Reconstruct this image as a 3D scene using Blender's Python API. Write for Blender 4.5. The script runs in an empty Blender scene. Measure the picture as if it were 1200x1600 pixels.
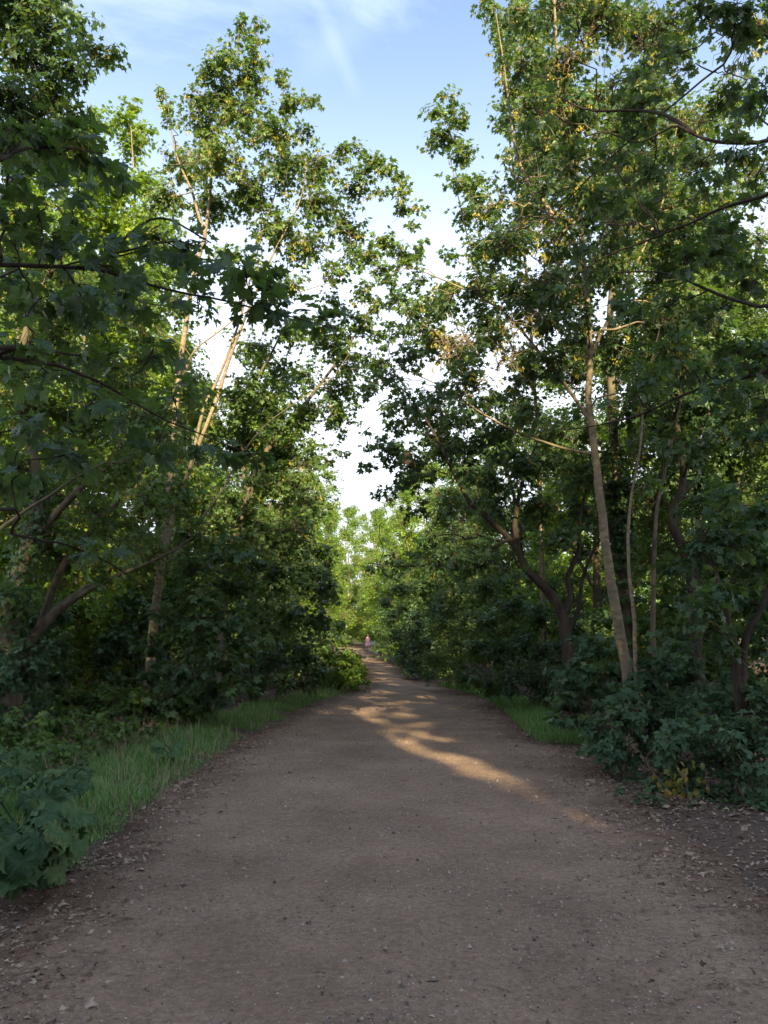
import bpy, math, random
import numpy as np
from mathutils import Vector

S = bpy.context.scene
COL = S.collection
R = math.radians

# ------------------------------------------------------------------ camera
PITCH = R(9.14)
CAM = np.array([0.0, 0.0, 1.6])
cd = bpy.data.cameras.new('camera')
cam = bpy.data.objects.new('camera', cd)
COL.objects.link(cam)
cam.location = CAM
cam.rotation_euler = (R(90) + PITCH, 0, 0)
cd.sensor_fit = 'VERTICAL'
cd.sensor_height = 24
cd.lens = 18.0
cd.clip_start = 0.05
cd.clip_end = 3000
S.camera = cam

# ------------------------------------------------------------------ light
SUN_EL, SUN_ROT = R(25), R(171)
SUN = np.array([math.sin(SUN_ROT) * math.cos(SUN_EL), math.cos(SUN_ROT) * math.cos(SUN_EL), math.sin(SUN_EL)])
w = bpy.data.worlds.new('World')
S.world = w
w.use_nodes = True
nt = w.node_tree
nt.nodes.clear()
N, L = nt.nodes, nt.links
sky = N.new('ShaderNodeTexSky')
sky.sky_type = 'NISHITA'
sky.sun_disc = False
sky.sun_elevation = SUN_EL
sky.sun_rotation = SUN_ROT
sky.air_density = 1.0
sky.dust_density = 1.2
sky.ozone_density = 1.5
tc = N.new('ShaderNodeTexCoord')
sep = N.new('ShaderNodeSeparateXYZ')
L.new(tc.outputs['Generated'], sep.inputs[0])
mp = N.new('ShaderNodeMapping')
mp.inputs['Scale'].default_value = (1.0, 1.6, 3.2)
mp.inputs['Rotation'].default_value = (0, 0, 0.5)
L.new(tc.outputs['Generated'], mp.inputs[0])
no = N.new('ShaderNodeTexNoise')
no.inputs['Scale'].default_value = 1.7
no.inputs['Detail'].default_value = 9
no.inputs['Roughness'].default_value = 0.62
no.inputs['Distortion'].default_value = 0.4
L.new(mp.outputs[0], no.inputs['Vector'])
cr = N.new('ShaderNodeMapRange')
cr.inputs['From Min'].default_value = 0.38
cr.inputs['From Max'].default_value = 0.75
cr.inputs['To Min'].default_value = 0.0
cr.inputs['To Max'].default_value = 0.85
L.new(no.outputs['Fac'], cr.inputs['Value'])
hz = N.new('ShaderNodeMapRange')       # thin haze veil, thicker towards the horizon
hz.interpolation_type = 'SMOOTHSTEP'
hz.inputs['From Min'].default_value = 0.72
hz.inputs['From Max'].default_value = 0.30
hz.inputs['To Min'].default_value = 0.22
hz.inputs['To Max'].default_value = 0.95
L.new(sep.outputs['Z'], hz.inputs['Value'])
mx = N.new('ShaderNodeMath'); mx.operation = 'MAXIMUM'
L.new(cr.outputs[0], mx.inputs[0]); L.new(hz.outputs[0], mx.inputs[1])

def trail(a, b, width, amt):
    """thin condensation trail through two sky directions, drawn as a great-circle band"""
    a = Vector(a).normalized(); b = Vector(b).normalized()
    n = a.cross(b).normalized()
    mid = (a + b).normalized()
    d = N.new('ShaderNodeVectorMath'); d.operation = 'DOT_PRODUCT'
    d.inputs[1].default_value = n
    L.new(tc.outputs['Generated'], d.inputs[0])
    ab = N.new('ShaderNodeMath'); ab.operation = 'ABSOLUTE'
    L.new(d.outputs['Value'], ab.inputs[0])
    m1 = N.new('ShaderNodeMapRange'); m1.interpolation_type = 'SMOOTHSTEP'
    m1.inputs['From Min'].default_value = width; m1.inputs['From Max'].default_value = 0
    m1.inputs['To Min'].default_value = 0; m1.inputs['To Max'].default_value = amt
    L.new(ab.outputs[0], m1.inputs['Value'])
    d2 = N.new('ShaderNodeVectorMath'); d2.operation = 'DOT_PRODUCT'
    d2.inputs[1].default_value = mid
    L.new(tc.outputs['Generated'], d2.inputs[0])
    m2 = N.new('ShaderNodeMapRange'); m2.interpolation_type = 'SMOOTHSTEP'
    m2.inputs['From Min'].default_value = math.cos(a.angle(mid) * 1.5)
    m2.inputs['From Max'].default_value = math.cos(a.angle(mid) * 0.6)
    L.new(d2.outputs['Value'], m2.inputs['Value'])
    mu = N.new('ShaderNodeMath'); mu.operation = 'MULTIPLY'
    L.new(m1.outputs[0], mu.inputs[0]); L.new(m2.outputs[0], mu.inputs[1])
    return mu.outputs[0]

def pixdir(px, py):
    u, v = (px - 600) / 1200, (800 - py) / 1200
    return np.array([u, math.cos(PITCH) - v * math.sin(PITCH), math.sin(PITCH) + v * math.cos(PITCH)])

acc = mx.outputs[0]
for t in (trail(pixdir(620, -20), pixdir(490, 90), 0.035, 0.10), trail(pixdir(490, -10), pixdir(550, 130), 0.014, 0.09)):
    ad = N.new('ShaderNodeMath'); ad.operation = 'ADD'; ad.use_clamp = True
    L.new(acc, ad.inputs[0]); L.new(t, ad.inputs[1]); acc = ad.outputs[0]
mixc = N.new('ShaderNodeMixRGB')
veil = N.new('ShaderNodeMixRGB')         # the veil is blue high up and whitens low down
veil.inputs['Color1'].default_value = (1.9, 2.9, 4.5, 1)
veil.inputs['Color2'].default_value = (4.9, 5.2, 5.8, 1)
L.new(acc, veil.inputs['Fac'])
L.new(veil.outputs[0], mixc.inputs['Color2'])
L.new(acc, mixc.inputs['Fac'])
L.new(sky.outputs[0], mixc.inputs['Color1'])
bg = N.new('ShaderNodeBackground')
bg.inputs['Strength'].default_value = 0.118
L.new(mixc.outputs[0], bg.inputs['Color'])
wo = N.new('ShaderNodeOutputWorld')
L.new(bg.outputs[0], wo.inputs[0])

sd = bpy.data.lights.new('sun', 'SUN')
sd.energy = 5.0
sd.angle = R(0.55)
sd.color = (1.0, 0.85, 0.50)
so = bpy.data.objects.new('sun', sd)
COL.objects.link(so)
so.rotation_euler = Vector(-SUN).to_track_quat('-Z', 'Y').to_euler()
so.location = (0, -40, 40)

S.view_settings.view_transform = 'Standard'
S.view_settings.look = 'None'
S.view_settings.exposure = 1.5
S.view_settings.gamma = 1
S.view_settings.use_curve_mapping = False
S.render.engine = 'CYCLES'
S.cycles.max_bounces = 7
S.cycles.diffuse_bounces = 4
S.cycles.glossy_bounces = 2
S.cycles.transmission_bounces = 4
S.cycles.transparent_max_bounces = 4
S.cycles.use_denoising = True
S.cycles.caustics_reflective = False
S.cycles.caustics_refractive = False

# ------------------------------------------------------------------ helpers
def P(px, py, d):
    """point seen at photo pixel (px, py), d metres ahead"""
    v = pixdir(px, py)
    return CAM + v * (d / v[1])

def G(px, py):
    v = pixdir(px, py)
    return CAM + v * (-CAM[2] / v[2])

def unit(a):
    return a / np.maximum(np.linalg.norm(a, axis=-1, keepdims=True), 1e-9)

def mesh_np(name, co, tri, tone=None, mats=(), midx=None, smooth=False, ring_quads=None):
    me = bpy.data.meshes.new(name)
    co = np.asarray(co, dtype=np.float32)
    k = tri.shape[1]
    me.vertices.add(len(co)); me.vertices.foreach_set('co', co.ravel())
    me.loops.add(tri.size); me.loops.foreach_set('vertex_index', tri.astype(np.int32).ravel())
    me.polygons.add(len(tri))
    me.polygons.foreach_set('loop_start', np.arange(0, tri.size, k, dtype=np.int32))
    if midx is not None:
        me.polygons.foreach_set('material_index', midx.astype(np.int32))
    me.polygons.foreach_set('use_smooth', np.full(len(tri), smooth))
    if tone is not None:
        at = me.attributes.new('tone', 'FLOAT', 'POINT')
        at.data.foreach_set('value', np.asarray(tone, dtype=np.float32))
    for m in mats:
        me.materials.append(m)
    me.update(calc_edges=True)
    return me

def link(name, me, parent=None):
    o = bpy.data.objects.new(name, me)
    COL.objects.link(o)
    if parent is not None:
        o.parent = parent
    return o

def thing(name, label, cat, group=None, loc=(0, 0, 0)):
    o = bpy.data.objects.new(name, None)
    COL.objects.link(o)
    o.location = loc
    o.empty_display_size = 0.3
    tag(o, label, cat, group)
    return o

def tag(o, label=None, cat=None, group=None, kind=None):
    if label: o['label'] = label
    if cat: o['category'] = cat
    if group: o['group'] = group
    if kind: o['kind'] = kind
    return o

def copy_thing(root, loc, rotz, scale, label=None, group=None):
    r = root.copy()
    COL.objects.link(r)
    r.location = loc
    r.rotation_euler = (0, 0, rotz)
    r.scale = scale if hasattr(scale, '__len__') else (scale,) * 3
    if label: r['label'] = label
    if group: r['group'] = group
    for ch in KIDS[root.name]:
        c = ch.copy()
        COL.objects.link(c)
        c.parent = r
    return r

KIDS = {}

# ------------------------------------------------------------------ materials
def newmat(name):
    m = bpy.data.materials.new(name)
    m.use_nodes = True
    t = m.node_tree
    t.nodes.clear()
    return m, t.nodes, t.links

def leaf_mat(name, dark, mid, light, trans, tfac=0.38, rough=0.42, spec=0.5):
    m, N, L = newmat(name)
    at = N.new('ShaderNodeAttribute'); at.attribute_name = 'tone'
    ramp = N.new('ShaderNodeValToRGB')
    e = ramp.color_ramp.elements
    e[0].position = 0.0; e[0].color = (*dark, 1)
    e[1].position = 1.0; e[1].color = (*light, 1)
    x = e.new(0.5); x.color = (*mid, 1)
    L.new(at.outputs['Fac'], ramp.inputs['Fac'])
    geo = N.new('ShaderNodeTexCoord')
    nz = N.new('ShaderNodeTexNoise'); nz.inputs['Scale'].default_value = 35; nz.inputs['Detail'].default_value = 2
    L.new(geo.outputs['Object'], nz.inputs['Vector'])
    hsv = N.new('ShaderNodeHueSaturation')
    mr = N.new('ShaderNodeMapRange')
    mr.inputs['From Min'].default_value = .3; mr.inputs['From Max'].default_value = .7
    mr.inputs['To Min'].default_value = .72; mr.inputs['To Max'].default_value = 1.28
    L.new(nz.outputs['Fac'], mr.inputs['Value'])
    L.new(mr.outputs[0], hsv.inputs['Value'])
    L.new(ramp.outputs['Color'], hsv.inputs['Color'])
    # leaf undersides are paler and matt
    gm = N.new('ShaderNodeNewGeometry')
    under = N.new('ShaderNodeMixRGB'); under.blend_type = 'MIX'
    under.inputs['Color2'].default_value = (mid[0] * 1.7 + .01, mid[1] * 1.45 + .01, mid[2] * 2.0 + .015, 1)
    mf = N.new('ShaderNodeMath'); mf.operation = 'MULTIPLY'; mf.inputs[1].default_value = 0.6
    L.new(gm.outputs['Backfacing'], mf.inputs[0])
    L.new(mf.outputs[0], under.inputs['Fac'])
    L.new(hsv.outputs['Color'], under.inputs['Color1'])
    p = N.new('ShaderNodeBsdfPrincipled')
    p.inputs['Roughness'].default_value = rough
    p.inputs['Specular IOR Level'].default_value = spec
    L.new(under.outputs['Color'], p.inputs['Base Color'])
    tr = N.new('ShaderNodeBsdfTranslucent')
    tm = N.new('ShaderNodeMixRGB'); tm.blend_type = 'MIX'; tm.inputs['Fac'].default_value = .7
    tm.inputs['Color2'].default_value = (*trans, 1)
    L.new(hsv.outputs['Color'], tm.inputs['Color1'])
    L.new(tm.outputs['Color'], tr.inputs['Color'])
    ms = N.new('ShaderNodeMixShader'); ms.inputs['Fac'].default_value = tfac
    L.new(p.outputs[0], ms.inputs[1]); L.new(tr.outputs[0], ms.inputs[2])
    o = N.new('ShaderNodeOutputMaterial')
    L.new(ms.outputs[0], o.inputs['Surface'])
    return m

M = {}
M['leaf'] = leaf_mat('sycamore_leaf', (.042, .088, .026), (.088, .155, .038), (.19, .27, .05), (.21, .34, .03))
M['leaf_shaded'] = leaf_mat('shaded_leaf', (.034, .074, .030), (.066, .128, .044), (.15, .21, .055), (.17, .27, .03), .38)  # darker copy of the leaf green, with the shade of the crowns in its colour
M['leaf_sunlit'] = leaf_mat('sunlit_leaf', (.070, .15, .022), (.15, .26, .030), (.36, .40, .040), (.33, .46, .02), .45)  # brighter, yellower copy of the leaf green, sunlight put into the colour
M['bramble'] = leaf_mat('bramble_leaf', (.038, .080, .038), (.070, .130, .056), (.14, .21, .08), (.14, .22, .05), .30, .5, .35)
M['rhubarb'] = leaf_mat('broad_leaf', (.045, .095, .038), (.085, .15, .055), (.16, .20, .07), (.14, .24, .05), .30, .55, .3)
M['seed'] = leaf_mat('seed_wing', (.22, .24, .03), (.36, .33, .035), (.55, .40, .05), (.5, .45, .05), .45)
M['dead'] = leaf_mat('dead_leaf', (.20, .09, .04), (.36, .19, .08), (.52, .33, .16), (.5, .25, .08), .35, .7, .2)
M['yellow'] = leaf_mat('yellowing_leaf', (.10, .13, .02), (.22, .20, .03), (.34, .19, .04), (.45, .35, .04), .4)
M['grass'] = leaf_mat('grass_blade', (.085, .18, .045), (.15, .28, .068), (.40, .48, .18), (.22, .40, .06), .35, .55, .3)
M['dry_grass'] = leaf_mat('dry_grass', (.16, .12, .07), (.28, .21, .12), (.4, .32, .2), (.3, .22, .1), .25, .7, .2)
M['litter'] = leaf_mat('leaf_litter', (.12, .075, .052), (.27, .18, .125), (.48, .36, .27), (.2, .12, .06), .1, .8, .25)

def bark_mat(name, a, b, scale=(14, 14, 3), bump=.35, moss=0.0):
    m, N, L = newmat(name)
    tc = N.new('ShaderNodeTexCoord')
    mp = N.new('ShaderNodeMapping'); mp.inputs['Scale'].default_value = scale
    L.new(tc.outputs['Object'], mp.inputs[0])
    n1 = N.new('ShaderNodeTexNoise'); n1.inputs['Scale'].default_value = 1; n1.inputs['Detail'].default_value = 8; n1.inputs['Roughness'].default_value = .65
    L.new(mp.outputs[0], n1.inputs['Vector'])
    n2 = N.new('ShaderNodeTexNoise'); n2.inputs['Scale'].default_value = 2.2; n2.inputs['Detail'].default_value = 4
    L.new(tc.outputs['Object'], n2.inputs['Vector'])
    r = N.new('ShaderNodeValToRGB')
    r.color_ramp.elements[0].position = .32; r.color_ramp.elements[0].color = (*a, 1)
    r.color_ramp.elements[1].position = .68; r.color_ramp.elements[1].color = (*b, 1)
    L.new(n1.outputs['Fac'], r.inputs['Fac'])
    mo = N.new('ShaderNodeMixRGB')
    mo.inputs['Color2'].default_value = (.085, .10, .045, 1)
    mr = N.new('ShaderNodeMapRange'); mr.inputs['From Min'].default_value = .5; mr.inputs['From Max'].default_value = .68
    mr.inputs['To Max'].default_value = moss
    L.new(n2.outputs['Fac'], mr.inputs['Value']); L.new(mr.outputs[0], mo.inputs['Fac'])
    L.new(r.outputs['Color'], mo.inputs['Color1'])
    # small dark scars
    v = N.new('ShaderNodeTexVoronoi'); v.inputs['Scale'].default_value = 5
    mp2 = N.new('ShaderNodeMapping'); mp2.inputs['Scale'].default_value = (1, 1, 2.4)
    L.new(tc.outputs['Object'], mp2.inputs[0]); L.new(mp2.outputs[0], v.inputs['Vector'])
    mr2 = N.new('ShaderNodeMapRange'); mr2.inputs['From Min'].default_value = .06; mr2.inputs['From Max'].default_value = .16
    mr2.inputs['To Min'].default_value = .35; mr2.inputs['To Max'].default_value = 1
    L.new(v.outputs['Distance'], mr2.inputs['Value'])
    mu = N.new('ShaderNodeMixRGB'); mu.blend_type = 'MULTIPLY'; mu.inputs['Fac'].default_value = 1
    L.new(mo.outputs['Color'], mu.inputs['Color1']); L.new(mr2.outputs[0], mu.inputs['Color2'])
    p = N.new('ShaderNodeBsdfPrincipled'); p.inputs['Roughness'].default_value = .85
    p.inputs['Specular IOR Level'].default_value = .25
    L.new(mu.outputs['Color'], p.inputs['Base Color'])
    bp = N.new('ShaderNodeBump'); bp.inputs['Strength'].default_value = bump; bp.inputs['Distance'].default_value = .02
    L.new(n1.outputs['Fac'], bp.inputs['Height']); L.new(bp.outputs[0], p.inputs['Normal'])
    o = N.new('ShaderNodeOutputMaterial'); L.new(p.outputs[0], o.inputs['Surface'])
    return m

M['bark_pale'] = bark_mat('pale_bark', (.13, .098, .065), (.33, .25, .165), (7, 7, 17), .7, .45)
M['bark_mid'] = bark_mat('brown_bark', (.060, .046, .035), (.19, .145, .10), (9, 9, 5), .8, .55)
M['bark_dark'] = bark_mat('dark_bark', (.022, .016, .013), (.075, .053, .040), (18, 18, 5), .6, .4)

def flat_mat(name, col, rough=.8):
    m, N, L = newmat(name)
    p = N.new('ShaderNodeBsdfPrincipled')
    tc = N.new('ShaderNodeTexCoord'); n = N.new('ShaderNodeTexNoise'); n.inputs['Scale'].default_value = 12
    L.new(tc.outputs['Object'], n.inputs['Vector'])
    r = N.new('ShaderNodeValToRGB')
    r.color_ramp.elements[0].position = .3; r.color_ramp.elements[1].position = .7
    r.color_ramp.elements[0].color = (*[c * .8 for c in col], 1)
    r.color_ramp.elements[1].color = (*[min(1, c * 1.15) for c in col], 1)
    L.new(n.outputs['Fac'], r.inputs['Fac']); L.new(r.outputs[0], p.inputs['Base Color'])
    p.inputs['Roughness'].default_value = rough
    o = N.new('ShaderNodeOutputMaterial'); L.new(p.outputs[0], o.inputs['Surface'])
    return m

# ------------------------------------------------------------------ light rays kept clear of leaves
# crown leaves are cut away so the sun reaches these points: the long fleck on the path and a few bright patches
STREAK = [(1.98, 6.5, .13), (1.80, 6.9, .17), (1.62, 7.4, .20), (1.45, 8.0, .25), (1.28, 8.6, .29), (1.12, 9.3, .33), (.98, 10., .30),
          (.70, 10.7, .26), (1.25, 11.0, .14), (.35, 11.8, .24), (.85, 12.4, .16), (.55, 12.9, .25), (.18, 13.9, .22), (.75, 14.3, .16), (-.15, 15.0, .25), (.45, 15.8, .22),
          (-.2, 17.2, .28), (.45, 17.9, .22), (1.5, 17.4, .15),
          (-.4, 9.4, .10), (-1.3, 11.2, .13), (2.3, 9.9, .09), (.1, 7.4, .07),
          (-1.5, 23.4, .18), (-2.0, 23.2, .14)]
_rf = np.random.RandomState(19)
for _i in range(34):
    _y = _rf.uniform(15.5, 34)
    STREAK.append((float(_rf.normal(.15 - .012 * _y, .55 + .01 * _y)), float(_y), float(_rf.uniform(.10, .36))))
for _i in range(16):
    _y = _rf.uniform(10.5, 22)
    STREAK.append((float(_rf.normal(1.25 - .075 * _y, .28)), float(_y), float(_rf.uniform(.14, .30))))
RAYS = [(np.array([x, y, 0.02]), r) for x, y, r in STREAK]
for (px, py, d, r) in [(940, 735, 11, .13), (930, 690, 11, .08), (1060, 1215, 8.2, .12), (455, 930, 20, .3)]:
    RAYS.append((P(px, py, d), r))

def clear_rays(pos):
    keep = np.ones(len(pos), bool)
    for q, r in RAYS:
        v = pos - q
        t = v @ SUN
        dist = np.linalg.norm(v - t[:, None] * SUN, axis=1)
        keep &= ~((dist < r) & (t > 1.0))
    return keep

# ------------------------------------------------------------------ leaf templates (x across, y to the tip, z up); unit length
def fan(outline, centre, zf):
    co = [centre] + outline
    co = np.array([(x, y, zf(x, y)) for x, y in co])
    n = len(outline)
    tri = np.array([(0, i, i % n + 1) for i in range(1, n + 1)])
    return co, tri

def mirror(h):
    return h + [(-x, y) for x, y in reversed(h) if abs(x) > 1e-6]

zf = lambda x, y: 0.16 * abs(x) - 0.30 * x * x - 0.22 * (y - .2) ** 2
LO = fan(mirror([(0, .02), (.5, .38), (.17, .5), (0, 1)]), (0, .35), zf)
MID = fan(mirror([(0, .08), (.36, -.02), (.27, .24), (.54, .50), (.20, .56), (0, 1)]), (0, .3), zf)
HI_h = [(0, .10), (.14, -.02), (.36, -.03), (.30, .10), (.40, .17), (.27, .25), (.44, .34), (.62, .56), (.46, .53), (.36, .62), (.19, .52),
        (.22, .74), (.11, .80), (0, 1.0)]
HI = fan(mirror(HI_h), (0, .28), zf)
OV = fan(mirror([(0, 0), (.26, .25), (.30, .55), (.14, .85), (0, 1)]), (0, .5), lambda x, y: .25 * abs(x) - .25 * (y - .3) ** 2)
def trefoil():
    co, tri = OV
    cs, ts = [], []
    for k, (ang, s, off) in enumerate([(0, .75, .25), (1.25, .62, .15), (-1.25, .62, .15)]):
        c, sn = math.cos(ang), math.sin(ang)
        p = co * s
        q = np.stack([p[:, 0] * c + p[:, 1] * sn, -p[:, 0] * sn + p[:, 1] * c + off, p[:, 2]], 1)
        cs.append(q); ts.append(tri + k * len(co))
    return np.vstack(cs), np.vstack(ts)
TRI3 = trefoil()
WING = (np.array([(0, 0, 0), (.16, .3, .02), (.18, .9, 0), (.02, .75, -.03), (-.16, .3, .02), (-.18, .9, 0), (-.02, .75, -.03)]),
        np.array([(0, 1, 2), (0, 2, 3), (0, 5, 4), (0, 6, 5)]))

def leaves_np(tpl, pos, dr, nrm, size, rs):
    co, tri = tpl
    dr = unit(dr)
    side = unit(np.cross(dr, nrm))
    nn = np.cross(side, dr)
    zs = rs.uniform(.3, 1.9, len(pos))
    xs = rs.uniform(.85, 1.1, len(pos))
    V = (co[None, :, 0, None] * (side * xs[:, None])[:, None, :] + co[None, :, 1, None] * dr[:, None, :] +
         co[None, :, 2, None] * (nn * zs[:, None])[:, None, :])
    V = pos[:, None, :] + V * size[:, None, None]
    n, k = len(pos), len(co)
    T = tri[None] + (np.arange(n) * k)[:, None, None]
    return V.reshape(-1, 3), T.reshape(-1, 3), k

def tubes(poly, rad, sides):
    """poly (N,K,3), rad (N,K) -> quads"""
    n, k, _ = poly.shape
    t = unit(np.gradient(poly, axis=1))
    ref = np.zeros_like(t)
    mean = unit(poly[:, -1] - poly[:, 0])
    up = np.abs(mean[:, 2]) < .75
    ref[up] = (0, 0, 1); ref[~up] = (0.2, 1, 0)
    a = unit(np.cross(t, ref)); b = np.cross(t, a)
    ang = np.arange(sides) * 2 * math.pi / sides
    ring = a[:, :, None] * np.cos(ang)[None, None, :, None] + b[:, :, None] * np.sin(ang)[None, None, :, None]
    V = poly[:, :, None] + ring * rad[:, :, None, None]
    i = np.arange(k - 1)[:, None]; j = np.arange(sides)[None]
    q = np.stack([i * sides + j, i * sides + (j + 1) % sides, (i + 1) * sides + (j + 1) % sides, (i + 1) * sides + j], -1).reshape(-1, 4)
    Q = q[None] + (np.arange(n) * k * sides)[:, None, None]
    return V.reshape(-1, 3), Q.reshape(-1, 4)

def smooth_path(pts, n):
    """Catmull-Rom resample of (m,4) xyz+radius"""
    p = np.asarray(pts, float)
    if len(p) == 2:
        t = np.linspace(0, 1, n)[:, None]
        return p[0] * (1 - t) + p[1] * t
    e = np.vstack([2 * p[0] - p[1], p, 2 * p[-1] - p[-2]])
    out = []
    for s in np.linspace(0, len(p) - 1 - 1e-6, n):
        i = int(s); f = s - i
        a, b, c, d = e[i], e[i + 1], e[i + 2], e[i + 3]
        out.append(.5 * (2 * b + (c - a) * f + (2 * a - 5 * b + 4 * c - d) * f * f + (3 * b - a - 3 * c + d) * f ** 3))
    out = np.array(out)
    out[:, 3] = np.maximum(out[:, 3], .003)
    return out

DK = 2.0

class Wood:
    def __init__(s): s.v, s.q, s.n = [], [], 0
    def add(s, V, Q):
        s.v.append(V); s.q.append(Q + s.n); s.n += len(V)
    def mesh(s, name, mat):
        return mesh_np(name, np.vstack(s.v), np.vstack(s.q), None, [mat], smooth=True)

def grow(stems, clumps, rs, leaf=.13, dens=1.5, twig_r=.004, limb_k=1.0, flat=.8, seed_p=0.0, tone0=.35, per=9, droop=.15,
         clear=True, lim_pts=7, extra_limbs=()):
    """stems: list of (m,4) arrays; clumps: list of (x,y,z,r).  returns wood, leaf arrays, seed arrays"""
    W = Wood()
    nodes = []
    for st in stems:
        n = max(10, int(len(st) * 4))
        p = smooth_path(st, n)
        jit = rs.normal(0, 1, (n, 3)); jit = (jit + np.roll(jit, 1, 0)) * .5
        p[:, :3] += jit * (p[:, 3:4] * .07 + .003)
        V, Q = tubes(p[None, :, :3], p[None, :, 3], 12 if p[0, 3] > .05 else 7)
        V = V + rs.normal(0, 1, V.shape) * np.repeat(p[:, 3], len(V) // n)[:, None] * .035
        W.add(V, Q)
        nodes += [tuple(x) for x in p[n // 5:]]
    nodes = np.array(nodes)
    cl = np.array(clumps, float)
    d0 = np.array([np.min(np.linalg.norm(nodes[:, :3] - c[:3], axis=1)) for c in cl])
    order = np.argsort(d0)
    LP, LD, LN, LS, LT = [], [], [], [], []
    SP, SDr = [], []
    for ci in order:
        c, r = cl[ci, :3], cl[ci, 3]
        d = np.linalg.norm(nodes[:, :3] - c, axis=1)
        cost = d + 1.1 * np.maximum(0, nodes[:, 2] - c[2] + .1 * d) + .25 * (nodes[:, 3] < .01)
        b = nodes[np.argmin(cost)]
        ln = np.linalg.norm(c - b[:3])
        r0 = min(b[3] * .72, (.008 + .010 * ln) * limb_k)
        t = np.linspace(0, 1, lim_pts)[:, None]
        up = np.array([0, 0, .16 * ln])
        pth = b[:3] * (1 - t) + c * t + up * (np.sin(t * math.pi) * (1 - .5 * t)) * rs.uniform(-.3, 1.2)
        w_ = rs.normal(0, .045 * ln, (lim_pts, 3)); w_[0] = 0
        pth = pth + w_ * np.sin(t * math.pi)
        rr = np.linspace(r0, max(.0045, r0 * .35), lim_pts)
        V, Q = tubes(pth[None], rr[None], 6)
        W.add(V, Q)
        nodes = np.vstack([nodes, np.hstack([pth[2:], rr[2:, None]])])
        # twigs and leaves
        nl = max(12, int(DK * dens * math.pi * r * r / (.5 * leaf * leaf)))
        ntw = max(3, nl // per)
        dirs = unit(rs.normal(0, 1, (ntw, 3)))
        rad = rs.uniform(.15, 1, ntw) ** .55 * rs.uniform(.8, 1.22, ntw)
        end = c + dirs * rad[:, None] * np.array([r, r, r * flat])
        k0 = rs.randint(lim_pts // 2, lim_pts, ntw)
        start = pth[k0] * .75 + (c + (end - c) * .1) * .25
        tt = np.linspace(0, 1, 4)[None, :, None]
        tw = start[:, None] * (1 - tt) + end[:, None] * tt
        tl = np.linalg.norm(end - start, axis=1)
        tw = tw + (rs.normal(0, .09, (ntw, 4, 3)) * tl[:, None, None]) * np.sin(tt * math.pi)
        tw[:, :, 2] += (np.sin(tt[..., 0] * math.pi) * tl[:, None] * .12)
        tr = np.linspace(1.6, .6, 4)[None] * twig_r * np.ones((ntw, 1))
        V, Q = tubes(tw, tr, 3)
        W.add(V, Q)
        # leaves in small rosettes
        m = ntw * per
        ti = np.repeat(np.arange(ntw), per)
        f = 1 - rs.uniform(0, 1, m) ** 1.6 * .75
        seg = np.minimum((f * 3).astype(int), 2); fr = f * 3 - seg
        base = tw[ti, seg] * (1 - fr[:, None]) + tw[ti, seg + 1] * fr[:, None]
        td = unit(tw[ti, 3] - tw[ti, 1])
        od = unit(rs.normal(0, 1, (m, 3)) * np.array([1, 1, .45]) + td * .55)
        od[:, 2] -= droop
        od = unit(od)
        pet = rs.uniform(.15, .8, m) * leaf
        pos = base + od * pet[:, None]
        nn = np.array([0, 0, .85]) + rs.normal(0, .42, (m, 3)) + dirs[ti] * .55
        dd = unit(od + np.array([0, 0, -.35]) + rs.normal(0, .25, (m, 3)))
        LP.append(pos); LD.append(dd); LN.append(nn)
        LS.append(leaf * rs.uniform(.55, 1.15, m))
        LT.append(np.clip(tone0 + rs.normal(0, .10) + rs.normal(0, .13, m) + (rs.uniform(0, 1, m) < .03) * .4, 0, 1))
        if seed_p > 0:
            ns = rs.binomial(ntw, seed_p)
            if ns:
                which = rs.choice(ntw, ns, replace=False)
                q = 12
                ctr = np.repeat(tw[which, 2] * .4 + tw[which, 3] * .6, q, 0)
                SP.append(ctr + rs.normal(0, leaf * .32, (ns * q, 3)) * np.array([1, 1, .8]) - np.array([0, 0, leaf * .55]))
                SDr.append(unit(rs.normal(0, .45, (ns * q, 3)) + np.array([0, 0, -1.0])))
    A = [np.concatenate(x) for x in (LP, LD, LN, LS, LT)]
    if clear:
        k = clear_rays(A[0]); A = [a[k] for a in A]
    sd_ = (np.concatenate(SP), np.concatenate(SDr)) if SP else None
    return W, A, sd_

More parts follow.
